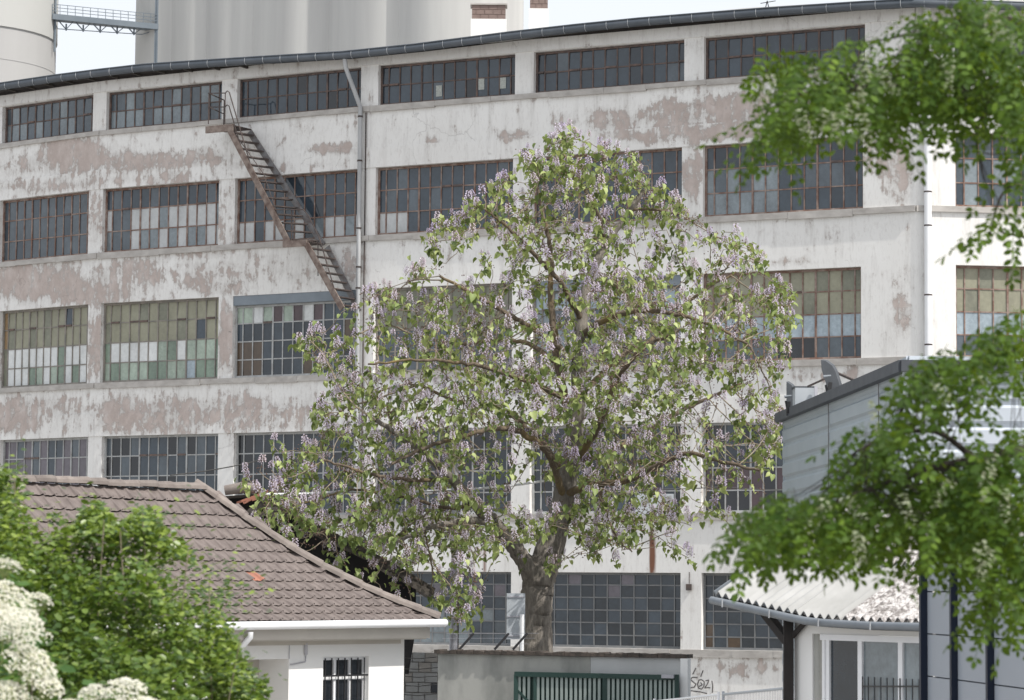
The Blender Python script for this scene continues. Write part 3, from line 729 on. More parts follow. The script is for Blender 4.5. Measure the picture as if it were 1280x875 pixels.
for (a, b_) in ((216, 252), (258, 303), (308, 360), (384, 447), (478, 534), (545, 586)):
    A, Bq = sp_(a), sp_(b_); w_ = (Bq-A).length; rr = w_*1.7; mid = (A+Bq)/2; nn = Vector((-.04, -1, 0)).normalized()
    h_ = math.sqrt(rr*rr-w_*w_/4); ctr = mid - nn*h_*1.0
    ring(ctr, rr, 0, 62, M['silo'], 'silo_cylinder', sl)
for (a, b_, off, mt) in ((182, 217, .3, 'silo_dark'), (250, 259, .5, 'silo'), (301, 309, .2, 'silo'), (358, 385, .9, 'silo'), (446, 479, 1.0, 'silo'), (533, 546, .3, 'silo_dark')):
    A, Bq = sp_(a), sp_(b_); q = MB(); q.box((A.x, A.y-off, 0), (Bq.x-A.x, Bq.y-A.y, 0), (0, 6, 0), (0, 0, 62)); q.build('pilaster', M[mt], sl)
A, Bq = sp_(184), sp_(586); q = MB(); q.box((A.x, A.y+3.5, 0), Bq-A-Vector((0, 0, (Bq-A).z)), (0, 8, 0), (0, 0, 61.5)); q.build('core_wall', M['silo'], sl)
q = MB(); q.bar(sp_(196)+Vector((0, -.9, -6)), sp_(196)+Vector((0, -.9, 14)), .18); q.bar(sp_(198)+Vector((0, -.9, -6)), sp_(198)+Vector((0, -.9, 14)), .12)
for k in range(40): q.bar(sp_(195.5)+Vector((0, -.9, -6+k*.5)), sp_(198.5)+Vector((0, -.9, -6+k*.5)), .05)
q.build('cage_ladder', M['truss'], sl)
br_ = empty('conveyor_bridge', P(133, 30, 230), 'slim blue grey steel truss footbridge linking the tank to the silo block', 'bridge')
a, b_ = P(67, 23, 229), P(199, 36, 231); q = MB(); q.bar(a, b_, 1.2, .28); q.bar(a+Vector((0, -.6, .05)), b_+Vector((0, -.6, .05)), .12, .45); q.build('deck', M['truss'], br_)
q = MB()
n_ = 14; hr = [P(67, 7, 229), P(199, 20, 231)]
for i in range(n_+1):
    t_ = i/n_; u_ = a.lerp(b_, t_); q.bar(u_+Vector((0, -.6, 0)), hr[0].lerp(hr[1], t_)+Vector((0, -.6, 0)), .045)
for k in (1, .75, .5, .25): q.bar(a.lerp(hr[0], k)+Vector((0, -.6, 0)), b_.lerp(hr[1], k)+Vector((0, -.6, 0)), .045)
q.build('handrail', M['truss'], br_)
q = MB(); la, lb_ = P(72, 36, 229), P(178, 43, 231)
q.bar(la, lb_, .06); q.bar(lb_, b_, .05); q.bar(la, a, .05)
for i in range(5):
    t0, t1 = i/5, (i+1)/5; q.bar(a.lerp(b_, t0*.82+.03), la.lerp(lb_, (t0+t1)/2), .08); q.bar(la.lerp(lb_, (t0+t1)/2), a.lerp(b_, t1*.82+.03), .06)
    q.bar(la.lerp(lb_, (t0+t1)/2)+Vector((0, 0, .45)), la.lerp(lb_, (t0+t1)/2)-Vector((0, 0, .1)), .12)
q.build('truss', M['truss'], br_)

# ------------------------------------------------------------------ the tiled house
Ee = P(549, 776.5, 52)
hd = Vector((.615, .788, 0)); hb = Vector((-.788, .615, 0)); fn = -hb       # along the eave, to the back, out of the front
TP = math.tan(R(37.2)); HW = 3.02                                           # half depth of the roof
house = empty('tiled_house', gz(Ee - hd*4 + hb*3), 'small white house with a brown hipped tile roof and white gutters', 'house')
def hp(s, o, z=0): return Vector((Ee.x, Ee.y, 0)) + hd*s + hb*o + Vector((0, 0, Ee.z+z))   # s<0 to the left, o up the roof run
LEN = 11.5
wo = .42                                                                     # overhang
wz0 = -.30
def hwall():
    q = MB(); z0, z1 = 0, Ee.z+wz0
    def wpt(s, z, o=wo): v = hp(s, o); v.z = z; return v
    # openings: porch recess and barred window
    def s_at(px, py=830): return on_line(Vector((Ee.x, Ee.y, 0)) + hb*wo, hd, px, py)
    sr0 = s_at(505)[0]; wl_, wr_ = s_at(404)[0], s_at(461)[0]; wt = s_at(430, 821)[1]; pr = s_at(361)[0]; pl = s_at(262)[0]; pt = s_at(340, 824)[1]
    wb = wt-1.35
    def rect(a, b_, c_, d_, o=wo): q.face([wpt(a, c_, o), wpt(b_, c_, o), wpt(b_, d_, o), wpt(a, d_, o)])
    rect(-LEN, pl, 0, z1); rect(pl, pr, pt, z1); rect(pr, wl_, 0, z1); rect(wl_, wr_, wt, z1); rect(wl_, wr_, 0, wb); rect(wr_, sr0, 0, z1)
    for a in (wl_, wr_): q.face([wpt(a, wb), wpt(a, wb, wo+.16), wpt(a, wt, wo+.16), wpt(a, wt)])
    for z in (wb, wt): q.face([wpt(wl_, z), wpt(wl_, z, wo+.16), wpt(wr_, z, wo+.16), wpt(wr_, z)])
    for a in (pl, pr): q.face([wpt(a, 0), wpt(a, 0, wo+.7), wpt(a, pt, wo+.7), wpt(a, pt)])
    q.face([wpt(pl, pt), wpt(pl, pt, wo+.7), wpt(pr, pt, wo+.7), wpt(pr, pt)])
    q.face([wpt(sr0, 0), wpt(sr0, 0, 2*HW-wo), wpt(sr0, z1, 2*HW-wo), wpt(sr0, z1)])
    q.face([wpt(-LEN, 0, 2*HW-wo), wpt(sr0, 0, 2*HW-wo), wpt(sr0, z1, 2*HW-wo), wpt(-LEN, z1, 2*HW-wo)])
    q.face([wpt(-LEN, 0), wpt(-LEN, 0, 2*HW-wo), wpt(-LEN, z1, 2*HW-wo), wpt(-LEN, z1)])
    q.build('wall', M['white_paint'], house)
    q2 = MB(); q2.face([wpt(pl, 0, wo+.69), wpt(pr, 0, wo+.69), wpt(pr, pt, wo+.69), wpt(pl, pt, wo+.69)]); q2.build('porch_wall', M['beige'], house)
    # window: white frame with three lights, black bars in front
    W_ = wr_-wl_; fr_ = MB()
    o0 = wo+.11
    def fb(a, b_, c_, d_, o, th, mb): mb.box(wpt(a, c_, o), hd*(b_-a), hb*th, Vector((0, 0, d_-c_)))
    for k in range(4):
        x0 = wl_+W_*k/3-(.035 if k else 0)+(0 if k < 3 else -.03); fb(x0, x0+.065, wb, wt, o0-.03, .06, fr_)
    for z in (wb, wt-.40, wt-.055): fb(wl_, wr_, z, z+.055, o0-.027, .052, fr_)
    for k in range(3): fb(wl_+W_*(k+.5)/3-.012, wl_+W_*(k+.5)/3+.012, wb, wt, o0-.012, .02, fr_) if False else None
    w_ = fr_.build('window', M['pvc'], house)
    for k in range(3):
        for a, b_ in ((wb+.05, wt-.395), (wt-.35, wt-.055)):
            p_ = MB(); fb(wl_+W_*k/3+.03, wl_+W_*(k+1)/3-.03, a, b_, o0, .01, p_); p_.build('pane', GM['dark'] if k != 9 else 0, w_)
    gb = MB()
    for k in range(7):
        x = wl_+W_*(k+.5)/7; gb.tube([wpt(x, wb-.02, wo+.03), wpt(x, wt-.02, wo+.03)], .014, 6)
    for z in (wb+.3, wt-.34): gb.box(wpt(wl_-.02, z, wo+.012), hd*(W_+.04), hb*.012, Vector((0, 0, .03)))
    gb.build('window_bars', M['black'], w_)
    # bracket, cable and lamp
    s_, z_ = s_at(381, 811); q = MB(); q.bar(wpt(s_, z_+.10, wo-.03), wpt(s_, z_-.10, wo-.03), .05); q.tube([wpt(s_, z_-.08, wo-.03), wpt(s_, z_-.22, wo-.02), wpt(s_-.35, z_-.26, wo-.02), wpt(pr+.02, z_-.26, wo-.02)], .012, 5)
    q.bar(wpt(pr, pt, wo-.01), wpt(pr, z1-.02, wo-.01), .018, .01); q.build('cable_bracket', M['pole'], house)
    s_, z_ = on_line(Vector((Ee.x, Ee.y, 0)) + hb*(wo+.6), hd, 351, 831)
    q = MB(); v = wpt(s_, z_, wo+.6); q.tube([v+Vector((0, 0, .12)), v+Vector((0, 0, .06)), v-Vector((0, 0, .06))], [.03, .09, .05], 8); q.bar(v+Vector((0, 0, .1)), v+Vector((0, 0, .1))+hb*.09, .03); lm = q.build('porch_lamp', M['black'], house)
    q = MB(); q.tube([v-Vector((0, 0, .06)), v-Vector((0, 0, .13))], .045, 8); q.build('lamp_glass', GM['ochre'], lm)
hwall()
def zf(o): return TP*o - .10*TP*HW*math.sin(math.pi*o/HW)
def roofpt(s, o, up=0): return hp(s, o, zf(o) + up)
# deck under the tiles (front, back, hip)
q = MB(); e0 = -.03
for i in range(8):
    o0, o1 = HW*i/8, HW*(i+1)/8
    q.face([roofpt(-LEN, o0, e0), roofpt(-o0, o0, e0), roofpt(-o1, o1, e0), roofpt(-LEN, o1, e0)])
    q.face([roofpt(-o0, o0, e0), hp(-o0, 2*HW-o0, zf(o0)+e0), hp(-o1, 2*HW-o1, zf(o1)+e0), roofpt(-o1, o1, e0)])
q.face([hp(0, 2*HW, e0), hp(-LEN, 2*HW, e0), roofpt(-LEN, HW, e0), roofpt(-HW, HW, e0)])
q.build('roof', M['timber_dark'], house)
q = MB(); q.box(hp(-LEN, .03, -.30), hd*(LEN-.22), hb*.03, Vector((0, 0, .22))); q.build('fascia', M['beige'], house)
q = MB(); q.box(hp(-LEN, .05, -.32), hd*(LEN-.3), hb*(wo+.0), Vector((0, 0, .04))); q.box(hp(-LEN, wo-.05, -.40), hd*(LEN-.62), hb*.1, Vector((0, 0, .08))); q.build('soffit', M['beige'], house)
q = MB(); q.tube([hp(-LEN, -.09, -.09), hp(.06, -.09, -.03)], .07, 12); q.build('gutter', M['pvc'], house, smooth=True)
s_ = on_line(Vector((Ee.x, Ee.y, 0)), hd, 308, 800)[0]
q = MB(); q.tube([hp(s_, -.09, -.16), hp(s_, -.09, -.24), hp(s_, .2, -.5), hp(s_, wo-.09, -.7), Vector((*hp(s_, wo-.09).xy, .1))], .05, 10); q.build('downpipe', M['pvc'], house, smooth=True)
# tiles: one mesh, one object each where they show
TWd, NC = .262, 13
slope = math.sqrt(1+TP*TP); expo = HW/NC
def tile_mesh():
    q = MB(); prof = [(0, .0), (.05, .012), (.10, .014), (.15, .006), (.19, .010), (.225, .04), (.262, .052), (.285, .028)]
    Lr = expo*slope+.03; n0 = 0
    def pt(x, o, z, t): # x along eave, o run, lifted t
        return Vector((x, o, z + t))
    up0, up1 = .052, .006
    for o, t, kk in ((0, .022, 1.25), (Lr, .000, .6)):
        for x, z in prof: q.v.append(tuple(pt(x, o, z*kk, t)))
    for x, z in prof: q.v.append(tuple(pt(x, .003, z*1.25, .022-.011)))
    k = len(prof)
    for i in range(k-1):
        q.f.append((i, i+1, k+i+1, k+i)); q.m.append(0); q.f.append((2*k+i, 2*k+i+1, i+1, i)); q.m.append(0)
    return q.mesh('tile', M['tile'])
tm = tile_mesh(); rotz = math.atan2(hd.y, hd.x)
cand = []
for r in range(NC):
    o = expo*r; smax = -o-.02
    k = 0
    while True:
        s0_ = smax - TWd*(k+1) + (0 if r % 2 else -.0)
        s0_ = -TWd*math.ceil((-smax)/TWd) - TWd*k
        if s0_ < -LEN+.3: break
        cand.append((s0_, r)); k += 1
loosemb = MB()
shown = []
for s0_, r in cand:
    px, py = topx(roofpt(s0_+.13, expo*r))
    # tiles left of the frame or behind the shrub are joined; the others stand alone
    hid = px < 20 or (px < 290 and py > 660+ (0 if px > 200 else -10)*1.0 and py > 600+ (px-20)*.62)
    shown.append((hid, s0_, r))
nsing = 0
for hid, s0_, r in shown:
    base = roofpt(s0_, expo*r); clip = None
    M4 = Matrix.Translation(base+Vector((0, 0, rnd.uniform(-.003, .004)))) @ Matrix.Rotation(rotz+rnd.gauss(0, .008), 4, 'Z') @ Matrix.Rotation(math.atan2(zf(expo*(r+1))-zf(expo*r), expo)+rnd.gauss(0, .006), 4, 'X')
    if not hid and nsing < 298:
        o = link('tile', tm, house); o.matrix_basis = M4; nsing += 1
        if math.hypot(topx(base)[0]-316, topx(base)[1]-728) < 8: o.material_slots[0].link = 'OBJECT'; o.material_slots[0].material = M['tile_new']
    else:
        n0 = len(loosemb.v); loosemb.v += [tuple(M4 @ v.co) for v in tm.vertices]
        for p_ in tm.polygons: loosemb.f.append(tuple(n0+i for i in p_.vertices)); loosemb.m.append(0)
loosemb.build('tiles_behind_shrub', M['tile'], house, kind='stuff')
def cap_mesh(L_, r0=.125, r1=.105):
    q = MB(); n = 7
    for x, rr in ((0, r0), (L_, r1), (0, r0-.02)):
        for i in range(n):
            a = math.pi*i/(n-1); q.v.append((x, math.cos(a)*rr, math.sin(a)*rr-.03))
    for i in range(n-1):
        q.f.append((i, i+1, n+i+1, n+i)); q.m.append(0); q.f.append((2*n+i, 2*n+i+1, i+1, i)); q.m.append(0)
    return q.mesh('ridge_tile', M['ridge'])
cm = cap_mesh(.46)
def caps(a, b_, nm, stepl=.42, flip=False):
    d_ = (b_-a); k = max(1, math.ceil(d_.length/stepl))
    for i in range(k):
        p_ = a.lerp(b_, i/k); x = d_.normalized(); y = Vector((0, 0, 1)).cross(x).normalized(); z = x.cross(y)
        o = link(nm, cm, house)
        mt = Matrix(((x.x, y.x, z.x, p_.x), (x.y, y.y, z.y, p_.y), (x.z, y.z, z.z, p_.z + rnd.uniform(.02, .04)), (0, 0, 0, 1)))
        o.matrix_basis = mt @ Matrix.Rotation(rnd.gauss(0, .03), 4, 'Z')
caps(roofpt(-HW, HW, .02), roofpt(-LEN, HW, .02), 'ridge_tile'); 
for i in range(6): caps(roofpt(-HW*i/6, HW*i/6, .03), roofpt(-HW*(i+1)/6, HW*(i+1)/6, .03), 'hip_tile', .40)

# ------------------------------------------------------------------ derelict barn behind the house
bw = empty('derelict_barn', gz(P(430, 740, 64)), 'derelict dark timber barn with a collapsing roof between the house and the tree', 'barn')
Yb = 63.5
R0, R1, R2, R3, R4 = P(327, 617, Yb), P(388, 655, Yb), P(464, 694, Yb), P(503, 715, Yb), P(543, 738, Yb)
L0 = P(285, 612, Yb)
q = MB(); pts = [P(285, 622, Yb+.9), P(327, 622, Yb+.9), P(388, 660, Yb+.9), P(464, 700, Yb+.9), P(503, 720, Yb+.9), P(520, 732, Yb+.9)]
bt = P(503, 875, Yb+.9); q.face([Vector((pts[0].x, Yb+.9, .1))] + [Vector((bt.x, Yb+.9, .1)), P(508, 800, Yb+.9), P(520, 765, Yb+.9)] + pts[::-1]); q.build('gable_dark_fill', M['void'], bw)  # near-black sheet paints the darkness inside the open gable
q = MB(); ptz = [R0, R1, R2, R3, R4]
for a, b_ in zip(ptz, ptz[1:]):
    e2 = Vector((-.25, 3, -.12)); q.face([a, b_, b_+e2, a+e2]); dz = Vector((0, 0, .06)); q.face([a-dz, b_-dz, b_+e2-dz, a+e2-dz])
q.face([L0+Vector((-5, 0, -.5)), R0, R0+Vector((-.25, 3, -.12)), L0+Vector((-5, 3, -.6))])
q.build('roof', M['planks'], bw)
for a, b_ in zip(ptz[1:], ptz[2:]):           # sagging layers of verge boards
    for k in range(4):
        v = MB(); t0 = rnd.uniform(-.1, .05); t1 = rnd.uniform(.9, 1.08); off = Vector((0, -.06*k-.03, -.075*k+.05))
        v.bar(a.lerp(b_, t0)+off, a.lerp(b_, t1)+off+Vector((0, 0, rnd.uniform(-.05, .05))), .05, .07); v.build('verge_board', M['planks'], bw)
for k in range(4):
    v = MB(); x = 300+k*9; a = P(x-4+rnd.uniform(-3, 3), 628+rnd.uniform(-3, 2), Yb-.1); b_ = P(x+26, 612+rnd.uniform(0, 6), Yb-.05); v.bar(a, b_, .12, .05); v.build('broken_tile', M['tile_new'] if k < 3 else M['planks'], bw)
for k in range(6):
    v = MB(); a = P(306+k*6, 650-rnd.uniform(0, 14), Yb-.15); b_ = P(328+k*8+rnd.uniform(-5, 5), 617+rnd.uniform(0, 14)+k*4, Yb-.1); v.bar(a, b_, .05, .10); v.build('broken_rafter', M['planks'], bw)
v = MB(); v.tube([P(281, 613, Yb), P(303, 609.5, Yb), P(325, 611.5, Yb)], [.11, .13, .11], 9); v.build('ridge_tile', M['ridge'], bw, smooth=True)
v = MB(); v.bar(P(515, 780, Yb-.5), P(505, 842, Yb-.5), .16, .2); v.build('corner_post', M['void'], bw)

# ------------------------------------------------------------------ yard wall, gate, post, cabinet, poles
gw = empty('concrete_yard_wall', gz(P(700, 830, 60)), 'grey stained concrete yard wall with dark mossy coping below the trunk', 'wall')
gA, gB = P(547.5, 814, 60.6), P(852, 819, 58.6); gdir = (gB-gA); gdir.z = 0; gL = gdir.length; gd = gdir.normalized(); gn = Vector((gd.y, -gd.x, 0))
def gpnt(px, py, off=0):
    s, z = on_line(Vector((gA.x, gA.y, 0))+gn*off, gd, px, py); v = Vector((gA.x, gA.y, 0))+gd*s+gn*off; v.z = z; return v
sm = on_line(Vector((gA.x, gA.y, 0)), gd, 738, 830)[0]
def gbox(s0_, s1_, z0_, z1a, z1b, off, th, mb):
    a = Vector((gA.x, gA.y, 0))+gd*s0_+gn*off; b_ = Vector((gA.x, gA.y, 0))+gd*s1_+gn*off; bk = -gn*th
    v = [a+Vector((0,0,z0_)), b_+Vector((0,0,z0_)), b_+Vector((0,0,z1b)), a+Vector((0,0,z1a))]; w_ = [p_+bk for p_ in v]
    mb.face(v); mb.face(w_[::-1]); mb.face([v[0], v[3], w_[3], w_[0]]); mb.face([v[1], w_[1], w_[2], v[2]]); mb.face([v[3], v[2], w_[2], w_[3]]); mb.face([v[0], w_[0], w_[1], v[1]])
zA = gpnt(547.5, 817).z; zM = gpnt(738, 821).z; zB = gpnt(852, 823).z
q = MB(); gbox(0, sm, 0, zA, zM, 0, .3, q); q.build('concrete_panel', M['conc'], gw)
q = MB(); gbox(sm+.01, gL, 0, zM, zB, .012, .3, q); q.build('concrete_panel', M['conc_light'], gw)
q = MB()
k = 44
for i in range(k):
    a = -.06+(gL+.2)*i/k; b_ = -.06+(gL+.2)*(i+1)/k-.004; za_ = zA+(zB-zA)*i/k
    gbox(a, b_, za_+.004, za_+.075+rnd.uniform(-.015, .02), za_+.075+rnd.uniform(-.015, .02), .07+rnd.uniform(0, .03), .42, q)
q.build('coping', M['coping'], gw)
for i, px in enumerate((574, 618, 641)):
    q = MB(); a = gpnt(px, 812, -.2); q.bar(a, a+Vector((.30, 0, .34)), .05); q.build('barb_arm', M['black'], gw)
q = MB()
for k in (.35, .7, 1):
    a = gpnt(540, 812, -.2)+Vector((.3, 0, .34))*k; b_ = gpnt(655, 812, -.2)+Vector((.3, 0, .34))*k; q.bar(a, b_, .006)
q.build('barbed_wire', M['pole'], gw)
ga = empty('sliding_gate', gz(gpnt(745, 860, .2)), 'green framed sliding gate of pale upright slats in front of the yard wall', 'gate')
q = MB()
def gg(px, py): return gpnt(px, py, .22)
tl, tr = gg(644, 842.5), gg(847, 847)
zb_ = .25
q.bar(tl, tr, .10, .10)
for px in (645, 669, 756, 846):
    a = gg(px, 845); q.bar(Vector((a.x, a.y, zb_)), Vector((a.x, a.y, a.z+.03)), .09 if px != 669 else .07)
q.bar(Vector((tl.x, tl.y, zb_)), Vector((tr.x, tr.y, zb_)), .09)
a = gg(646, 862); q.bar(a, gg(669, 885), .05)
q.build('gate_frame', M['green_paint'], ga)
q = MB(); e_ = gn*-.045; q.face([Vector((tl.x, tl.y, zb_))+e_, Vector((tr.x, tr.y, zb_))+e_, tr+e_, tl+e_]); q.build('backing_sheet', M['green_paint'], ga)
n_ = 34
q = MB(); hh = tl.z-zb_-.06; q.box((-.028, -.012, 0), (.056, 0, 0), (0, .024, 0), (0, 0, hh)); smh = q.mesh('slat', M['slat'])
for i in range(n_):
    px = 649.5+(843-649.5)*i/(n_-1)
    if abs(px-669) < 2.5 or abs(px-756) < 2.5: continue
    a = gg(px, 850); o = link('slat', smh, ga); o.matrix_basis = Matrix.Translation((a.x, a.y, zb_+.02)) @ Matrix.Rotation(math.atan2(gd.y, gd.x), 4, 'Z')
q = MB(); q.box(gg(829, 845)+Vector((0, 0, -.04)), gd*.26, gn*.12, Vector((0, 0, .07))); q.build('gate_latch', M['pole'], ga)
q = MB(); a = gpnt(850.5, 820, .1); w_ = 9.5/F*58.7; q.box((a.x, a.y, 0), gd*w_, -gn*.2, Vector((0, 0, gpnt(855, 823).z))); tag(q.build('gate_post', M['white_paint']), 'plain white post closing the yard wall beside the gate', 'post')
cb = empty('meter_cabinet', gz(P(644, 770, 62.5)), 'pale grey metal cabinet on a post behind the yard wall, left of the trunk', 'cabinet')
cb['label'] = 'pale grey metal cabinet on a post between the yard wall and the trunk'
a = P(633, 799, 62.5); w_ = 23/F*62.5; h_ = 57/F*62.5
q = MB(); q.box(a, (w_, 0, 0), (0, .25, 0), (0, 0, h_)); q.build('body', M['box'], cb)
for z in (.08, .5, .93):
    q = MB(); q.box(a+Vector((.03, -.02, h_*z-.02)), (w_-.06, 0, 0), (0, .02, 0), (0, 0, .03)); q.build('batten', M['pole'], cb)
q = MB(); e = P(652.5, 768, 62.4); q.tube([Vector((e.x, e.y, .1)), Vector((e.x, e.y, e.z))], .045, 8); q.build('post', M['pvc'], cb)
pl = empty('metal_pole', gz(P(568, 700, 66)), 'tall galvanised metal pole rising behind the yard wall with a bracket collar', 'pole')
e = P(568, 700, 66); zt = P(568, 565, 66).z
q = MB(); q.tube([(e.x, e.y, 0), (e.x, e.y, P(568, 792, 66).z), (e.x, e.y, P(568, 790, 66).z), (e.x, e.y, zt)], [.095, .095, .075, .07], 12); q.build('shaft', M['pole'], pl, smooth=True)
q = MB(); q.bar((e.x+.1, e.y, 0), (e.x+.1, e.y, P(568, 690, 66).z), .03); q.build('cable_strip', M['rust_dark'], pl)
q = MB()
for yy in (727, 798): c_ = P(568, yy, 66); q.tube([(e.x, e.y, c_.z), (e.x, e.y, c_.z+.05)], .10, 12)
q.build('collar', M['pole'], pl)
# old block wall between house and yard wall, with wires
ob = empty('block_wall', gz(P(525, 850, 67)), 'crumbling whitewashed block wall with blackened blocks beside the house corner', 'wall')
wA, wB = P(500, 814, 67.5), P(556, 814, 67.0); wd = (wB-wA); wd.z = 0; WL = wd.length; wd.normalize()
zt = P(528, 815, 67.2).z; rowh = .235; q0 = MB(); q0.box((wA.x, wA.y+.03, 0), wd*WL, (0, .3, 0), (0, 0, zt-.02)); q0.build('mortar', M['ledge'], ob)
nz_ = int(zt/rowh); k = 0
for r in range(nz_):
    for i in range(-1, 5):
        x0 = max(0, i*.33+(.16 if r % 2 else 0)); x1 = min(WL, i*.33+.33+(.16 if r % 2 else 0))
        if x1-x0 < .06: continue
        u_ = (x0+x1)/2/WL; rr = nz_-1-r
        mt = M['rubber'] if (rr in (0, 2, 3) and .5 < u_ < .95 and (i+rr) % 2) else (M['rust'] if rr > 6 and u_ < .4 else M['conc_light'] if (i*7+r*3) % 5 else M['ledge'])
        q = MB(); q.box(Vector((wA.x, wA.y-.01-rnd.uniform(0, .02), zt-(rr+1)*rowh+.012)) + wd*(x0+.01), wd*(x1-x0-.02), (0, .05, 0), (0, 0, rowh-.024)); q.build('block', mt, ob)
wf = empty('wire_strands', gz(P(525, 840, 64)), 'thin dark fence wires strung between the house corner and yard wall', 'fence wire')
for yy in (822, 835, 846, 856, 868):
    q = MB(); a, b_ = P(500, yy+rnd.uniform(-1, 1), 63), P(549, yy-1, 61.5); q.tube([a, (a+b_)/2-Vector((0, 0, .03)), b_], .010, 5); q.build('wire', M['cable'], wf)

# ------------------------------------------------------------------ overhead cables
def cable(pts, r, mt, lab, nm='overhead_cable'):
    q = MB(); out = []
    for (a, b_) in zip(pts, pts[1:]):
        for i in range(8):
            t_ = i/8; out.append(a.lerp(b_, t_)-Vector((0, 0, 4*t_*(1-t_)*.06*(b_-a).length*.2)))
    out.append(pts[-1]); q.tube(out, r, 5); tag(q.build(nm, M[mt]), lab, 'cable')
cable([P(213, 594, 80), P(332, 573.5, 84)], .018, 'cable', 'thin black cable rising from the barn ridge to the factory pillar')
cable([P(325, 618, 62), P(436, 614, 63)], .035, 'cable_white', 'pale conduit running out from the broken barn ridge', 'conduit')
cable([P(436, 615, 66), P(568, 612, 66), P(700, 597, 70)], .03, 'cable_white', 'pale cable slung from the metal pole into the flowering tree')
cable([P(690, 608, 72), P(905, 608.5, 76), P(990, 612, 78)], .014, 'cable', 'thin dark wire crossing the white pillar behind the tree')
q = MB(); q.box(P(794, 644, 78), (48/F*78, 0, 0), (0, .3, 0), (0, 0, 27/F*78)); tag(q.build('wall_box', M['box']), 'pale grey box fixed to the factory front behind the right boughs', 'box')

# ------------------------------------------------------------------ open shed with corrugated roof
sh = empty('corrugated_shed', gz(P(1080, 800, 35)), 'low shed with a corrugated fibre cement roof and white framed sliding windows', 'shed')
S0 = P(1158, 777.5, 33.5); se = Vector((-.481, .877, 0)).normalized(); sbk = Vector((.877, .481, 0)).normalized()
def seave(px, py):
    s, z = on_line(Vector((S0.x, S0.y, 0)), se, px, py); return s, z
keys = sorted([seave(1158, 774.5), seave(1090, 773), seave(1020, 769), seave(985, 762), seave(896, 742)])
def ez(s):
    if s <= keys[0][0]: return keys[0][1]
    for (a, za_), (b_, zb2) in zip(keys, keys[1:]):
        if s <= b_: return za_+(zb2-za_)*(s-a)/(b_-a)
    return keys[-1][1]
SMAX = keys[-1][0]; PER = .176; SP = .60
def sheet(s0_, s1_, o0, o1, lift, mt, lab=None):
    q = MB(); per = 6; n = max(2, int(round((s1_-s0_)/PER*per)))
    nu = 4
    for layer in (0, -.012):
        for j in range(nu+1):
            o = o0+(o1-o0)*j/nu
            for i in range(n+1):
                s = s0_+(s1_-s0_)*i/n
                z = ez(s)+o*SP + .034*math.cos(2*math.pi*s/PER) + lift+layer - .01*(j == 0)*0
                v = S0+se*s+sbk*o; q.v.append((v.x, v.y, z))
    st_ = (n+1)*(nu+1)
    for j in range(nu):
        for i in range(n):
            a = j*(n+1)+i; q.f.append((a, a+1, a+n+2, a+n+1)); q.m.append(0); q.f.append((st_+a, st_+a+n+1, st_+a+n+2, st_+a+1)); q.m.append(0)
    for i in range(n): q.f.append((i, st_+i, st_+i+1, i+1)); q.m.append(0)
    for j in range(nu):
        a = j*(n+1); q.f.append((a, a+n+1, st_+a+n+1, st_+a)); q.m.append(0); a += n; q.f.append((a, st_+a, st_+a+n+1, a+n+1)); q.m.append(0)
    o = q.build('roof_sheet', M[mt], sh, smooth=True); return tag(o, lab)
bnd = seave(1052, 770)[0]; runw = 1.02
cuts = [-.35, bnd]
s = bnd
sheet(-.5, bnd-.0, -.02, runw+.05, 0, 'sheet_moss', 'lichen covered roof sheet')
w_ = (SMAX-bnd)/3
for k in range(3): sheet(bnd+w_*k+.005, bnd+w_*(k+1)+(.03 if k < 2 else 0), -.02, runw+.05, .006+.005*k, 'sheet_white', 'clean white roof sheet')
for k in range(4): sheet(-.5+(SMAX+.5)*k/4, -.5+(SMAX+.5)*(k+1)/4, runw-.02, 2.05, .045+.004*k, 'sheet_moss')
q = MB(); pts = []
for i in range(15):
    s = -.5+(SMAX+.53)*i/14; v = S0+se*s-sbk*.06; pts.append(Vector((v.x, v.y, ez(s)-.085)))
q.tube(pts, .05, 10); gsh = q.build('gutter', M['zinc'], sh, smooth=True)
q = MB()
for i in range(5):
    p_ = pts[1+i*3]; q.bar(p_-sbk*.068+Vector((0, 0, .05)), p_-sbk*.07-Vector((0, 0, .05)), .02, .01)
q.build('gutter_clip', M['bracket'], gsh, kind='stuff')
q = MB(); v0 = S0+se*(SMAX+.02); q.bar(Vector((v0.x, v0.y, ez(SMAX)-.02)), Vector((*(v0+sbk*2.4).xy, ez(SMAX)+2.4*SP-.02)), .03, .12); q.build('verge_board', M['zinc'], sh)
q = MB()
for a, b_ in zip([-.5+(SMAX+.5)*i/6 for i in range(6)], [-.5+(SMAX+.5)*i/6 for i in range(1, 7)]):
    u_ = S0+se*a+sbk*.06; v_ = S0+se*b_+sbk*.06; q.bar(Vector((u_.x, u_.y, ez(a)-.09)), Vector((v_.x, v_.y, ez(b_)-.09)), .06, .1)
q.build('eave_purlin', M['timber_dark'], sh)
so_ = .22
def spt(px, py, o=so_):
    O_ = Vector((S0.x, S0.y, 0))+sbk*o; s, z = on_line(O_, se, px, py); v = O_+se*s; v.z = z; return v
e = spt(985.5, 800, .12); q = MB(); q.bar(Vector((e.x, e.y, 0)), spt(985.5, 770, .12), .12); q.build('post', M['timber_dark'], sh)
q = MB(); q.bar(spt(984, 801, .12), spt(954, 763, .12), .10); q.build('brace', M['timber_dark'], sh)
q = MB(); q.bar(spt(988, 798, .15), spt(1010, 774, .15), .05); q.build('brace', M['timber_dark'], sh)
wlL = spt(993, 800); wlO = spt(1015.5, 790); z_hd = wlO.z; wR = Vector((S0.x, S0.y, 0))+sbk*so_-se*.45
wt_ = Vector((0, 0, ez(1)+so_*SP-.06))
q = MB(); L_ = wlL.copy(); L_.z = 0; O_ = wlO.copy(); O_.z = 0
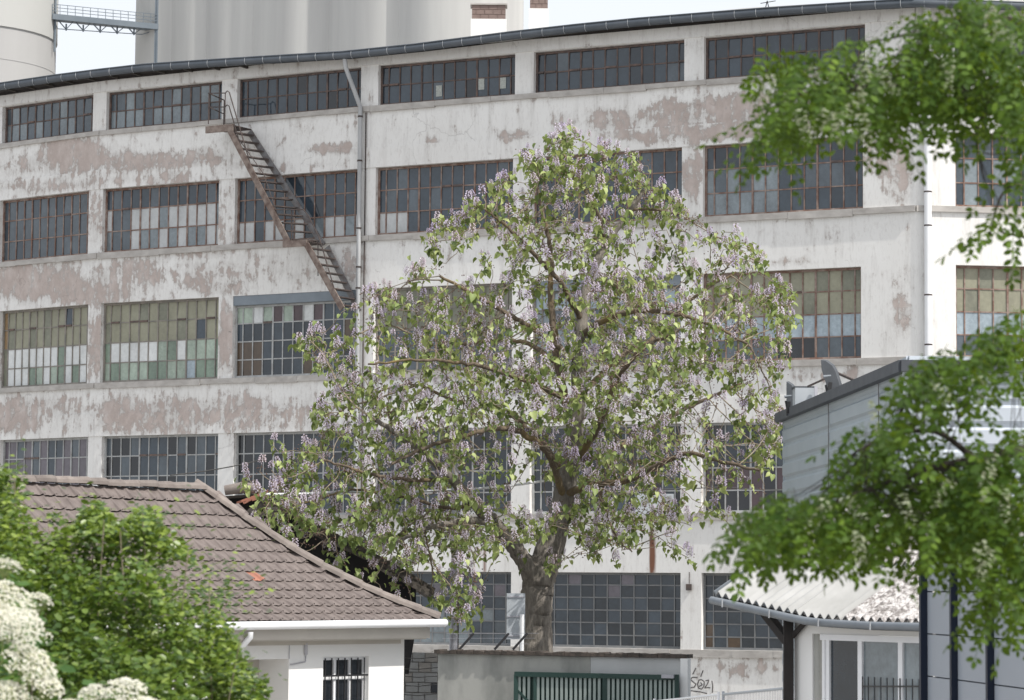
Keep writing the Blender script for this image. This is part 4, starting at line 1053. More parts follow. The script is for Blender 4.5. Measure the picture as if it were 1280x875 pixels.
def wrect(a, b_, z0_, z1_, mb=q): mb.face([Vector((a.x, a.y, z0_)), Vector((b_.x, b_.y, z0_)), Vector((b_.x, b_.y, z1_)), Vector((a.x, a.y, z1_))])
hdz = z_hd-.02
q.box(L_, O_-L_, sbk*.2, wt_); q.box(Vector((O_.x, O_.y, hdz)), wR-O_, sbk*.2, Vector((0, 0, wt_.z-hdz)))
q.box(L_+sbk*.2, -se*.01, sbk*2.2, wt_)
q.build('wall', M['white_paint'], sh)
q = MB(); e = spt(1018, 800, so_+.02); q.box(Vector((e.x, e.y, 0)), -se*.09, sbk*.06, Vector((0, 0, hdz))); q.build('grey_jamb', M['conc'], sh)
q = MB(); lin = spt(1026, 795, so_-.0); a = Vector((lin.x, lin.y, hdz-.075)); q.box(a-sbk*.015, wR-lin-Vector((0, 0, (wR-lin).z)), sbk*.06, Vector((0, 0, .072)))
for px, wpx in ((1029, 3.5), (1034.5, 4), (1074.5, 5.5), (1125, 5.5)):
    e = spt(px, 800, so_+.0); w_ = wpx/64; q.box(Vector((e.x, e.y, 0))+se*w_/2, -se*w_, sbk*.05, Vector((0, 0, hdz-.07)))
wn_ = q.build('window', M['pvc'], sh)
for a_, b2_, kd in ((1037, 1072, 'slate2'), (1077, 1122, 'haze'), (1128, 1157, 'haze')):  # pale tint stands in for the reflected fence and wall
    u_, v_ = spt(a_, 800, so_+.03), spt(b2_, 800, so_+.03); q = MB(); q.box(Vector((u_.x, u_.y, .1)), Vector((v_.x-u_.x, v_.y-u_.y, 0)), sbk*.01, Vector((0, 0, hdz-.17))); q.build('pane', GM[kd], wn_)
q = MB(); u_, v_ = spt(1078, 858, so_-.01), spt(1157, 858, so_-.01); q.bar(u_, v_, .02)
for i in range(11):
    t_ = i/10; a = u_.lerp(v_, t_); q.bar(Vector((a.x, a.y, .2)), Vector((a.x, a.y, u_.z+.12)), .012)
q.build('window_guard', M['cable'], sh)

# ------------------------------------------------------------------ metal clad hall
mh = empty('metal_clad_hall', gz(P(1200, 600, 48)), 'blue grey corrugated metal hall half hidden by the dark foliage', 'building')
K0 = P(1133, 458, 44); K1 = P(978, 522, 59); zt = K0.z
K1.z = 0; K0.z = 0; kd_ = (K1-K0).normalized(); kL = (K1-K0).length; kn = Vector((kd_.y, -kd_.x, 0)); 
if kn.x > 0: kn = -kn
topf = lambda t_: zt + (P(978, 522, 59).z-zt)*t_
def clad(A, d_, L_, n_out, mt, nm, topfun, skip=0):
    """horizontal trapezoid ribs, one closed profile swept along the wall"""
    q = MB(); prof = []; z = .0; pitch = .345
    zs = []
    zz_ = 0
    zmax = topfun(0)-.1
    while zz_ < zmax:
        zs += [(zz_, 0), (zz_+.20, 0), (zz_+.245, -.045), (zz_+.30, -.045)]; zz_ += pitch
    zs.append((zmax, 0)); N = 6
    for i in range(N+1):
        t_ = i/N; k = topfun(t_)/topfun(0)
        for z_, o_ in zs:
            v = A+d_*(L_*t_)+n_out*o_; q.v.append((v.x, v.y, z_*k))
    m_ = len(zs)
    for i in range(N):
        for j in range(m_-1): q.f.append((i*m_+j, (i+1)*m_+j, (i+1)*m_+j+1, i*m_+j+1)); q.m.append(0)
    return q.build(nm, M[mt], mh)
clad(K0, kd_, kL, kn, 'bluegrey', 'side_cladding', topf)
clad(K0, Vector((1, .02, 0)), 9, Vector((0, -1, 0)), 'lilac', 'front_cladding', lambda t_: zt)
q = MB(); q.bar(Vector((K0.x-.01, K0.y-.02, 0)), Vector((K0.x-.01, K0.y-.02, zt-.05)), .10); q.build('corner_trim', M['lilac'], mh)
q = MB(); a = Vector((K0.x, K0.y, zt))+kn*.06; b_ = Vector((K1.x, K1.y, topf(1)))+kn*.06; q.bar(a-kd_*.1, b_+kd_*.15, .16, .18); q.bar(Vector((K0.x-.1, K0.y-.08, zt)), Vector((K0.x+9, K0.y+.1, zt)), .16, .18); q.build('roof_edge', M['rubber'], mh)
q = MB(); q.face([Vector((K0.x, K0.y, zt+.02)), Vector((K1.x, K1.y, topf(1)+.02)), Vector((K1.x+9, K1.y, topf(1)+.02)), Vector((K0.x+9, K0.y, zt+.02))]); q.build('roof', M['felt'], mh)
for t_ in (.17, .55):
    q = MB(); v_ = K0+kd_*(kL*t_)+kn*.012; q.box((v_.x, v_.y, 0), kd_*.03, kn*.012, (0, 0, topf(t_)-.1)); q.build('panel_seam', M['steel_grey'], mh)
q = MB()
for z_ in np.arange(.11, zt, .345):
    for t_ in np.arange(.02, 1, .035): v_ = K0+kd_*(kL*t_)+kn*.006; q.box((v_.x, v_.y, z_*topf(t_)/zt), kd_*.03, kn*.012, (0, 0, .02))

q = MB(); q.box((K1.x+.02, K1.y, 0), (9, 0, 0), (0, .1, 0), (0, 0, topf(1)-.05)); q.build('rear_wall', M['bluegrey'], mh)
def roofthing(pxs, Y, lab, nm='roof_hatch'):
    return None
q = MB(); 
def flap(pts, Y, th, lab, strut):
    t_ = empty('roof_flap', P(*pts[0], Y), lab, 'roof flap', 'raised flaps on the metal hall roof')
    front = [P(x, y, Y) for x, y in pts]; back = [p_+Vector((th, .12, .02)) for p_ in front]
    q = MB(); q.face(front); q.face(back[::-1])
    for i in range(len(front)): j = (i+1) % len(front); q.face([front[i], back[i], back[j], front[j]])
    q.build('panel', M['rubber'], t_)
    q = MB(); q.bar(P(*strut[0], Y-.12), P(*strut[1], Y-.12), .07); q.bar(P(*strut[0], Y-.1), P(strut[0][0]-3, strut[0][1]-16, Y-.1), .035); q.build('strut', M['black'], t_)
    q = MB(); c_ = P(*strut[2], Y-.15); q.tube([c_-Vector((.07, 0, 0)), c_+Vector((.07, 0, .02))], [.03, .02], 8); q.build('hinge_clip', M['zinc'], t_)
flap([(1026, 450), (1032, 451), (1040, 457), (1044, 464), (1051, 486), (1039, 494), (1035, 488), (1027, 462)], 53, .06, 'tall dark tilted flap on the metal hall roof edge', ((1035, 497), (1038, 478), (1034, 471)))
flap([(983, 477), (989, 481), (994, 488), (998, 509), (990, 517), (983, 520)], 57, .06, 'low dark flap at the far end of the metal hall roof edge', ((985, 517), (986, 502), (985, 496)))
bx = empty('roof_ventilator', P(1006, 505, 56), 'grey ribbed ventilation box between the two dark roof flaps', 'ventilator')
q = MB(); q.box(P(994, 512, 56), (25/F*56, 0, 0), (0, .5, 0), (0, 0, 28/F*56)); q.build('housing', M['box'], bx)
q = MB(); q.box(P(992.5, 484.5, 56), (28/F*56, 0, 0), (0, .55, 0), (0, 0, .03)); q.build('lid', M['rubber'], bx)
q = MB(); q.bar(P(1020, 505, 55.9), P(1020, 483, 55.9), .06); q.build('post', M['pole'], bx)
q = MB(); a = P(1046, 466, 54); b_ = P(1078, 480, 52); q.bar(a, b_, .04); q.bar(P(1010, 483, 55.5), P(1030, 474, 54), .03); q.build('stay_rod', M['rust_dark'], bx)

# ------------------------------------------------------------------ grey panel cabin with navy posts
pc = empty('panel_cabin', gz(P(1200, 800, 27)), 'grey sandwich panel cabin with navy upright posts below the dark foliage', 'cabin')
Q0 = P(1157, 700, 29); Q0.z = 0; qd = Vector((.09, -1, 0)).normalized(); qn = Vector((-1, -.09, 0)).normalized(); qz = P(1157, 694, 29).z
q = MB(); q.bar(Vector((Q0.x, Q0.y, 0)), Vector((Q0.x, Q0.y, qz)), .12); q.build('post', M['navy'], pc)
tt = 0.0; lens = [1.24, 1.36, 1.36, 1.36, 1.36]
for L_ in lens:
    zz_ = 0
    while zz_ < qz-.1:
        h_ = min(.42, qz-.02-zz_); q = MB(); a = Q0+qd*(tt+.07); q.box(Vector((a.x, a.y, zz_+.006)), qd*(L_-.12), -qn*.08, Vector((0, 0, h_-.012))); q.build('panel', M['panelgrey'], pc); zz_ += .42
    tt += L_; a = Q0+qd*tt; q = MB(); q.bar(Vector((a.x, a.y, 0)), Vector((a.x, a.y, qz)), .11); q.build('post', M['navy'], pc)
a = Q0; q = MB(); q.box(Vector((a.x+.10, a.y, 0)), qd*tt, (.1, 0, 0), Vector((0, 0, qz-.03))); q.box(Vector((a.x, a.y, qz)), qd*tt, (5, 0, 0), Vector((0, 0, .1))); q.build('roof', M['panelgrey'], pc)
# ------------------------------------------------------------------ wire fence in the yard
mf = empty('wire_mesh_fence', gz(P(930, 870, 46)), 'low temporary wire mesh fence panels in front of the graffiti wall', 'fence')
def fpanel(px0, y0, px1, y1, Y0, Y1, mt):
    a, b_ = P(px0, y0, Y0), P(px1, y1, Y1); q = MB(); q.tube([a, b_], .022, 6)
    for e in (a, b_): q.tube([e+Vector((0, 0, .05)), Vector((e.x, e.y, .1))], .025, 6)
    q.build('fence_rail', M[mt], mf)
    q = MB(); n_ = int((b_-a).length/.11)
    for i in range(1, n_):
        p_ = a.lerp(b_, i/n_); q.bar(p_, Vector((p_.x, p_.y, .2)), .006)
    for k in range(1, 8): q.bar(a-Vector((0, 0, .22*k)), b_-Vector((0, 0, .22*k)), .006)
    q.build('wire_mesh', M['pole'], mf, kind='stuff')
fpanel(818, 877, 898, 868.5, 50, 47, 'pvc'); fpanel(904, 868, 1001.5, 858.5, 46.5, 41, 'box')
# ------------------------------------------------------------------ vegetation helpers
def rot_from(d, up, roll=None):
    """rotation matrices (n,3,3) with local y along d and local z near up"""
    d = d/np.linalg.norm(d, axis=1, keepdims=True)
    x = np.cross(d, up); x /= np.maximum(np.linalg.norm(x, axis=1, keepdims=True), 1e-6)
    z = np.cross(x, d)
    return np.stack([x, d, z], axis=2)
def scatter(tv, tf, pos_, rots, scales, name, mats, tones, smooth=False):
    n = len(pos_); k = len(tv)
    V = np.einsum('nij,kj->nki', rots, tv)*scales[:, None, None] + pos_[:, None, :]
    Fc = tf[None, :, :] + (np.arange(n)*k)[:, None, None]
    return np_mesh(name, V.reshape(-1, 3), Fc.reshape(-1, tf.shape[1]), mats, smooth, np.repeat(tones, k), tf.shape[1])
HEART = np.array([(0,.42,-.0),(0,0,0),(-.30,-.10,.05),(-.50,.18,.13),(-.38,.60,.08),(0,1.02,-.16),(.38,.60,.08),(.50,.18,.13),(.30,-.10,.05)], float)
HEART_F = np.array([(0,1,2),(0,2,3),(0,3,4),(0,4,5),(0,5,6),(0,6,7),(0,7,8),(0,8,1)])
OVAL = np.array([(0,0,0),(-.23,.3,.05),(-.2,.72,.03),(0,1,-.06),(.2,.72,.03),(.23,.3,.05)], float)
OVAL_F = np.array([(0,5,4),(0,4,3),(0,3,2),(0,2,1)])
def inpoly(pts, poly):
    poly = np.asarray(poly, float); x, y = pts[:, 0], pts[:, 1]; ins = np.zeros(len(pts), bool); j = len(poly)-1
    for i in range(len(poly)):
        xi, yi = poly[i]; xj, yj = poly[j]
        c = ((yi > y) != (yj > y)) & (x < (xj-xi)*(y-yi)/(yj-yi+1e-9)+xi); ins ^= c; j = i
    return ins
Xn, Un, Fn = np.array(X), np.array(U), np.array(FW)
def Pn(px, py, Y):
    r = Xn[None]*((px-640)/F)[:, None] + Un[None]*(-(py-437.5)/F)[:, None] + Fn[None]
    p = r*(Y/r[:, 1])[:, None]; p[:, 2] += H; return p
def pxn(p):
    v = p - np.array([0, 0, H]); d = v@Fn
    return np.stack([640+F*(v@Xn)/d, 437.5-F*(v@Un)/d], 1)
def branch_mesh(chains, name, mat, n=6):
    """chains: list of (points array, radii array)"""
    V = []; Fc = []; base = 0
    ang = np.arange(n)*2*np.pi/n
    for pts, rad in chains:
        pts = np.asarray(pts, float); rad = np.asarray(rad, float); m = len(pts)
        if m < 2: continue
        d = np.gradient(pts, axis=0); d /= np.maximum(np.linalg.norm(d, axis=1, keepdims=True), 1e-9)
        ref = np.array([0.3, 0.9, .1]) if abs(d[0] @ np.array([.3, .9, .1])) < .9 else np.array([1., 0, 0])
        x = np.cross(d, ref); x /= np.maximum(np.linalg.norm(x, axis=1, keepdims=True), 1e-9); y = np.cross(x, d)
        ring_ = pts[:, None] + (x[:, None]*np.cos(ang)[None, :, None] + y[:, None]*np.sin(ang)[None, :, None])*rad[:, None, None]
        V.append(ring_.reshape(-1, 3))
        i = np.arange(m-1)[:, None]*n; k = np.arange(n)[None]; k2 = (k+1) % n
        Fc.append(np.stack([base+i+k, base+i+k2, base+i+n+k2, base+i+n+k], 2).reshape(-1, 4)); base += m*n
    return np_mesh(name, np.concatenate(V), np.concatenate(Fc), mat, True, None, 4)
def curve(pts, n=10):
    """smooth polyline through points (Catmull-Rom); last column may be a radius"""
    p = np.asarray(pts, float); p = np.vstack([2*p[0]-p[1], p, 2*p[-1]-p[-2]]); out = []
    for i in range(1, len(p)-2):
        t = np.linspace(0, 1, n, endpoint=False)[:, None]
        a, b_, c_, d_ = p[i-1], p[i], p[i+1], p[i+2]
        out.append(.5*((2*b_)+(-a+c_)*t+(2*a-5*b_+4*c_-d_)*t**2+(-a+3*b_-3*c_+d_)*t**3))
    out.append(p[-2][None]); return np.vstack(out)

# ------------------------------------------------------------------ the flowering tree
TY = 65.0
tree = empty('flowering_tree', gz(P(671, 812, TY)), 'large lavender flowering tree with a thick grey trunk standing behind the yard wall', 'tree')
def limb(pts): # px, py, depth offset, radius
    k_ = 1 if pts[0][3] > .22 else .82
    a = np.array([[*P(x, y, TY+dy), r*k_] for x, y, dy, r in pts]); c = curve(a, 8); c[1:-1, :3] += rng.normal(0, .012, c[1:-1, :3].shape); return c
base = P(671, 812, TY)
LIMBS = [
 [(671,905,0,.50),(671,860,0,.43),(670,812,0,.385),(670,770,0,.355),(672,735,.0,.36),(682,700,.05,.34),(697,655,.1,.27),(708,605,.1,.235),(717,555,.0,.195),(722,500,-.1,.17),(724,450,-.1,.145),(727,400,0,.14),(737,350,.2,.12),(757,305,.4,.095),(788,262,.5,.07),(812,228,.6,.045)],
 [(672,735,0,.24),(655,702,-.3,.20),(634,672,-.6,.175),(616,652,-.9,.15),(592,628,-1.3,.13),(566,600,-1.8,.11),(540,575,-2.2,.09),(505,548,-2.6,.07),(470,525,-2.9,.05)],
 [(614,652,-.9,.12),(585,651,-1.3,.10),(555,656,-1.8,.08),(525,664,-2.2,.06),(497,676,-2.5,.045),(475,672,-2.8,.03)],
 [(718,548,0,.15),(706,500,.3,.13),(697,455,.5,.115),(692,410,.6,.10),(688,365,.8,.085),(690,320,.9,.07),(680,275,1.0,.055),(672,235,1.1,.04)],
 [(708,605,.1,.12),(690,570,.6,.10),(668,545,1.1,.085),(640,520,1.6,.075),(605,505,2,.06),(565,500,2.3,.05),(525,480,2.6,.04)],
 [(704,625,.1,.11),(690,575,-.8,.095),(660,545,-1.6,.085),(620,535,-2.2,.07),(580,545,-2.8,.06),(530,560,-3.3,.05),(490,580,-3.6,.035)],
 [(712,580,.1,.12),(740,548,-.5,.10),(757,512,-1.0,.09),(768,480,-1.4,.075),(790,450,-1.8,.06),(812,430,-2.2,.05),(840,418,-2.5,.035)],
 [(704,618,.1,.11),(745,606,-.8,.095),(785,600,-1.4,.085),(825,580,-2.0,.075),(862,567,-2.4,.06),(905,578,-2.8,.05),(950,588,-3.2,.035)],
 [(712,580,0,.11),(760,566,1,.09),(800,545,1.8,.08),(840,520,2.4,.07),(880,500,2.9,.055),(925,480,3.2,.04)],
 [(725,420,0,.10),(760,398,-.8,.08),(800,388,-1.4,.07),(840,392,-1.9,.055),(885,405,-2.3,.045),(935,430,-2.6,.03)],
 [(724,455,0,.09),(680,420,-.9,.075),(640,395,-1.6,.065),(595,370,-2.1,.05),(550,345,-2.4,.035)],
 [(727,400,0,.09),(700,352,-.8,.07),(668,318,-1.3,.06),(635,285,-1.6,.045),(607,262,-1.8,.03)],
 [(757,305,.4,.07),(745,262,.2,.055),(722,222,0,.04),(703,190,0,.025)],
 [(788,262,.5,.05),(820,262,.4,.04),(850,268,.3,.03)],
 [(697,455,.5,.08),(660,430,1.3,.065),(620,425,2.0,.055),(575,430,2.6,.045),(520,420,2.9,.03)],
 [(722,500,-.1,.09),(770,450,1.0,.075),(820,420,2.0,.06),(870,370,2.6,.045),(920,340,2.8,.03)],
 [(722,510,-.1,.09),(690,490,-1.4,.08),(640,470,-2.6,.065),(585,455,-3.4,.05),(520,450,-3.9,.035),(460,455,-4.1,.025)],
 [(745,606,-.8,.06),(758,640,-1.2,.045),(770,672,-1.5,.03),(790,690,-1.7,.02)],
 [(592,628,-1.3,.06),(560,635,-1,.05),(500,620,-1.6,.04),(440,612,-2.2,.03),(395,625,-2.6,.02),(350,632,-2.8,.012)],
 [(566,600,-1.8,.06),(510,600,-2.6,.05),(455,590,-3.1,.04),(405,575,-3.3,.03)],
 [(530,660,-2.1,.035),(536,690,-2.2,.03),(541,715,-2.3,.024),(540,742,-2.3,.015)],
 [(500,620,-1.6,.03),(460,640,-2.2,.025),(420,660,-2.6,.02),(385,668,-2.9,.012)],
 [(712,640,.0,.04),(722,668,-.5,.03),(738,686,-.8,.02),(752,694,-1,.012)],
]
limbs = [limb(l) for l in LIMBS]
trunk_me = branch_mesh([(limbs[0][:, :3], limbs[0][:, 3])], 'trunk', M['bark'], 16)
v = np.empty(len(trunk_me.vertices)*3, dtype=np.float32); trunk_me.vertices.foreach_get("co", v); v = v.reshape(-1, 3)
v += (rng.normal(0, 1, v.shape)*.004).astype(np.float32); trunk_me.vertices.foreach_set("co", v.ravel())
trunk = link('trunk', trunk_me, tree)
link('limb', branch_mesh([(l[:, :3], l[:, 3]) for l in limbs[1:3]], 'limb', M['bark'], 12), tree)
link('boughs', branch_mesh([(l[:, :3], l[:, 3]) for l in limbs[3:]], 'boughs', M['limb'], 8), tree)
POLY = [(703,158),(745,172),(790,190),(822,222),(852,240),(878,275),(925,292),(955,318),(968,342),(1000,372),(990,430),(978,480),(985,520),(972,572),(945,604),(900,618),(858,640),(822,662),(782,690),(748,690),(715,668),(660,676),
        (612,690),(590,705),(560,690),(528,700),(505,735),(480,712),(440,705),(400,690),(362,660),(335,628),(345,600),(372,560),(400,540),(378,520),(395,498),(428,478),(398,462),(368,430),(392,400),(432,372),(470,352),(520,330),(528,290),(560,262),(602,235),(640,205),(668,178)]
# attractors filling a lumpy crown; noise makes clumps and gaps
def lump(p, s, seed):
    r_ = np.random.default_rng(seed); out = 0
    for k in range(14):
        w = r_.normal(size=3)*s; out = out + np.sin(p@w + r_.uniform(0, 6.28))
    return out/math.sqrt(7)
pp = []
while sum(len(a) for a in pp) < 3700:
    q = np.stack([rng.uniform(330, 1002, 6000), rng.uniform(156, 738, 6000)], 1); q = q[inpoly(q, POLY)]
    yy = q[:, 1]; hw = np.interp(yy, [156, 220, 300, 400, 500, 600, 740], [60, 140, 220, 300, 310, 300, 180])
    cx_ = np.interp(yy, [156, 300, 500, 740], [705, 720, 690, 640])
    rel = np.clip(np.abs(q[:, 0]-cx_)/hw, 0, 1); dmax = 4.4*np.sqrt(1-rel**2*.85)*np.clip(hw/300, .2, 1)
    dep = rng.uniform(-1, 1, len(q))*dmax
    p3 = Pn(q[:, 0], q[:, 1], TY+dep)
    keep = (lump(p3, 1.3, 5) > -.55) & (rng.random(len(p3)) < .25 + .75*np.abs(dep/dmax+1e-6)**.5)
    pp.append(p3[keep])
AT = np.concatenate(pp)[:3700]
for cx_, cy_, sx_, sy_, k in ((425,662,50,22,150),(350,632,16,12,30),(380,640,30,22,50),(500,700,30,22,40),(560,745,26,16,40),(590,700,16,20,20),(360,600,25,25,40),(790,668,40,20,45),(850,650,40,20,30),(700,700,14,8,12)):
    AT = np.vstack([AT, Pn(rng.normal(cx_, sx_, k), rng.normal(cy_, sy_, k), TY-(2.7 if cx_ < 600 else 1.2)+rng.normal(0, .8, k))])
nodes = [l[:, :3] for l in limbs]; par = []; c0 = 0
for l in nodes: par += [-1]+list(range(c0, c0+len(l)-1)); c0 += len(l)
N0 = c0; NP = np.concatenate(nodes); 
skip = NP[:, 2] < P(671, 690, TY).z
near = np.full(len(AT), 1e9); nid = np.zeros(len(AT), int)
def upd(newp, off, ok=None):
    global near, nid
    for s_ in range(0, len(newp), 400):
        d_ = np.linalg.norm(AT[:, None]-newp[None, s_:s_+400], axis=2)
        if ok is not None: d_[:, ~ok[s_:s_+400]] = 1e9
        j = d_.argmin(1); dm = d_[np.arange(len(AT)), j]; m_ = dm < near
        near[m_] = dm[m_]; nid[m_] = off+s_+j[m_]
upd(NP, 0, ~skip)
STEP = .17
for it in range(90):
    act = (near < 2.6)
    if not act.any(): break
    ids = nid[act]; dv = AT[act]-NP[ids]; dv /= np.linalg.norm(dv, axis=1, keepdims=True)
    u_, inv = np.unique(ids, return_inverse=True); acc = np.zeros((len(u_), 3)); np.add.at(acc, inv, dv)
    acc += rng.normal(0, .25, acc.shape); acc /= np.maximum(np.linalg.norm(acc, axis=1, keepdims=True), 1e-6)
    newp = NP[u_] + acc*STEP
    off = len(NP); NP = np.vstack([NP, newp]); par += list(u_); upd(newp, off)
    kill = near < .22
    if kill.any():
        AT, near, nid = AT[~kill], near[~kill], nid[~kill]
    if len(AT) == 0 or len(NP) > 17000: break
par = np.array(par); NN = len(NP)
kids = np.zeros(NN, int); np.add.at(kids, par[par >= 0], 1)
load = np.zeros(NN)
for i in range(NN-1, N0-1, -1):
    load[i] += .0055**2.2 if kids[i] == 0 else 0
    if par[i] >= N0: load[par[i]] += load[i]
rad = np.maximum(.0075, load**(1/2.2))*1.15
first = {}
chains = []
for i in range(NN-1, N0-1, -1): first[par[i]] = max(first.get(par[i], -1), i) if load[i] >= load[first.get(par[i], i)] else first[par[i]]
for i in range(N0, NN):
    pi = par[i]
    if pi < N0 or first.get(pi) != i:
        ch = [pi, i]; j = i
        while j in first and first[j] >= N0: j = first[j]; ch.append(j)
        r_ = rad[ch].copy(); r_[0] = min(rad[ch[1]]*1.1, .06)
        chains.append((NP[ch], r_))
link('twigs', branch_mesh(chains, 'twigs', M['twig'], 5), tree)["kind"] = "stuff"
tips = np.where((kids == 0) & (np.arange(NN) >= N0))[0]
thin = np.where((rad < .02) & (np.arange(NN) >= N0))[0]
print('tree nodes', NN, 'tips', len(tips), 'thin', len(thin))
# leaves: a few large drooping hearts at the tips, smaller ones along the twigs
lp = []; ls = []
for i in tips:
    k = rng.integers(5, 12); big = rng.uniform(.8, 1.25)
    for _ in range(k): lp.append(NP[i]+rng.normal(0, .10, 3)+np.array([0, 0, -.03])); ls.append(rng.uniform(.095, .175)*big)
for i in thin:
    for _ in range(int(rng.random() < .62)): lp.append(NP[i]+rng.normal(0, .09, 3)); ls.append(rng.uniform(.07, .15))
lp = np.array(lp); ls = np.array(ls)
gapk = lump(lp, 2.4, 9) > -.75; lp, ls = lp[gapk], ls[gapk]
n_ = len(lp); az = rng.uniform(0, 2*np.pi, n_)
d_ = np.stack([np.cos(az), np.sin(az), rng.uniform(-1.9, -.1, n_)], 1)
upv = np.stack([rng.normal(0, .35, n_), rng.normal(0, .35, n_), np.ones(n_)], 1)
ctr = np.array(P(690, 470, TY)); outward = (lp-ctr)/5.5
tone = np.clip(.42 + .28*rng.normal(size=n_) + .16*lump(lp, 1.0, 3), 0, 1)
me = scatter(HEART*np.array([.82, 1, 1.3]), HEART_F, lp, rot_from(d_, upv), ls, 'crown', M['pleaf'], tone)
link('crown', me, tree)["kind"] = "stuff"
print('leaves', n_)
# flower panicles: upright stalk with tiers of drooping lavender bells
def panicle(seed):
    r_ = random.Random(seed); q = MB(); h = r_.uniform(.26, .40); q.mi = 1
    q.tube([(0, 0, -.04), (r_.uniform(-.02, .02), r_.uniform(-.02, .02), h)], [.007, .004], 4, False)
    q.mi = 0; tiers = 7
    for t in range(tiers):
        z = h*(.12+.85*t/tiers); k = 4 if t < 5 else 3; sp = .085*(1-.55*t/tiers)
        for j in range(k):
            a = 2*math.pi*(j+.5*t)/k + r_.uniform(-.4, .4); c_ = Vector((math.cos(a), math.sin(a), 0)); p0 = Vector((0, 0, z)); p1 = p0+c_*sp+Vector((0, 0, .015))
            q.mi = 2; q.tube([p0, p1], [.003, .008], 3, False)
            q.mi = 0; dr = (c_*.9+Vector((r_.uniform(-.3, .3), r_.uniform(-.3, .3), -.75))).normalized(); L_ = r_.uniform(.04, .058)
            q.tube([p1, p1+dr*L_*.75, p1+dr*L_], [.007, .0125, .024], 5, False)
    me = q.mesh('flower_panicle', [M['blossom'], M['twig'], M['capsule']])
    at = me.attributes.new("tone", 'FLOAT', 'POINT'); at.data.foreach_set("value", [r_.random() for _ in me.vertices]); return me
pans = [panicle(k) for k in range(6)]
tp = NP[tips]; txy = pxn(tp)
score = lump(tp, 1.3, 21)*.45 + 1.3*np.linalg.norm((tp-ctr)/np.array([5.2, 4.5, 4.6]), axis=1) + rng.normal(0, .25, len(tp))
sel = tips[np.argsort(-score)[:1700]]
order = np.argsort(NP[sel][:, 1]); sel = sel[order]        # those on the near side first
mbr = MB(); single = set(sel[:298].tolist())
for i in sel:
    me = pans[rnd.randrange(6)]; s = rnd.uniform(.4, .85)
    m4 = Matrix.Translation(Vector(NP[i])+Vector((0, 0, .05))) @ Matrix.Rotation(rnd.uniform(0, 6.28), 4, 'Z') @ Matrix.Rotation(rnd.gauss(0, .3), 4, 'X') @ Matrix.Diagonal((s, s, s, 1))
    if int(i) in single:
        o = link('flower_panicle', me, tree); o.matrix_basis = m4
    else:
        n0 = len(mbr.v); mbr.v += [tuple(m4 @ v.co) for v in me.vertices]
        for p_ in me.polygons: mbr.f.append(tuple(n0+k for k in p_.vertices)); mbr.m.append(p_.material_index)
        tt_ = rnd.random(); mbr.a += [tt_]*len(me.vertices)
mbr.build('far_panicles', [M['blossom'], M['twig'], M['capsule']], tree, attr='tone', kind='stuff')
# last year's seed capsules in small brown clusters
oc = np.array([(0,-1,0),(1,0,0),(0,0,1),(-1,0,0),(0,0,-1),(0,1.5,0)], float)*.5
ocf = np.array([(0,1,2),(0,2,3),(0,3,4),(0,4,1),(5,2,1),(5,3,2),(5,4,3),(5,1,4)])
cs = rng.choice(thin, 2600); cp_ = []
for i in cs:
    k = rng.integers(3, 8)
    for _ in range(k): cp_.append(NP[i]+rng.normal(0, .07, 3)+np.array([0, 0, .03]))
cp_ = np.array(cp_); n_ = len(cp_)
me = scatter(oc, ocf, cp_, rot_from(rng.normal(size=(n_, 3)), rng.normal(size=(n_, 3))), rng.uniform(.025, .042, n_), 'seed_capsules', M['capsule'], rng.random(n_))
link('seed_capsules', me, tree)["kind"] = "stuff"

# ------------------------------------------------------------------ locust tree over the right edge
LY = 12.2
lt = empty('locust_tree', (4.6, 13.2, 0), 'dark green locust tree with feathery leaves and cream blossom hanging into the view', 'tree')
def lb(pts): return curve(np.array([[*P(x, y, LY+dy), r] for x, y, dy, r in pts]), 8)
TB = (1560, 1150)
LB = [[(1640,1900,.9,.20),(1620,1400,.9,.18),(1600,900,.9,.16),(1560,500,.8,.13),(1500,200,.6,.10),(1460,-200,.5,.07)],
      [(1560,480,.8,.06),(1440,330,.5,.045),(1350,180,.3,.033),(1290,140,.2,.026),(1240,125,0,.02),(1180,112,-.1,.015),(1120,105,-.2,.011),(1050,112,-.3,.008),(990,118,-.3,.005)],
      [(1440,330,.5,.035),(1380,120,.7,.028),(1300,40,.8,.02),(1230,20,.7,.013),(1175,25,.6,.007)],
      [(1600,860,.9,.07),(1480,700,.5,.05),(1380,600,.2,.036),(1300,565,0,.028),(1220,575,-.2,.022),(1150,590,-.3,.017),(1080,615,-.4,.012),(1010,640,-.4,.008),(950,665,-.4,.005)],
      [(1480,700,.5,.04),(1380,480,.6,.028),(1300,440,.5,.02),(1220,450,.4,.014),(1160,480,.3,.009),(1130,500,.3,.005)],
      [(1380,600,.2,.028),(1330,660,.4,.022),(1270,680,.4,.016),(1230,730,.3,.01),(1240,790,.3,.005)],
      [(1220,575,-.2,.015),(1170,540,-.1,.011),(1110,545,-.1,.008),(1070,565,-.2,.005)],
      [(1240,125,0,.012),(1222,160,0,.009),(1222,190,0,.004)],[(1160,110,-.1,.012),(1157,140,-.1,.010),(1155,170,0,.006)],
      [(1440,330,.5,.03),(1360,260,.6,.02),(1300,225,.6,.012),(1255,240,.5,.006),(1235,300,.5,.004)],
      [(1440,330,.5,.03),(1340,330,.5,.015),(1290,300,.5,.008),(1250,290,.5,.005)]]
lbs = [lb(l) for l in LB]
link('trunk', branch_mesh([(lbs[0][:, :3], lbs[0][:, 3])], 'trunk', M['bark_dark'], 12), lt)
link('branches', branch_mesh([(l[:, :3], l[:, 3]) for l in lbs[1:]], 'branches', M['bark_dark'], 7), lt)
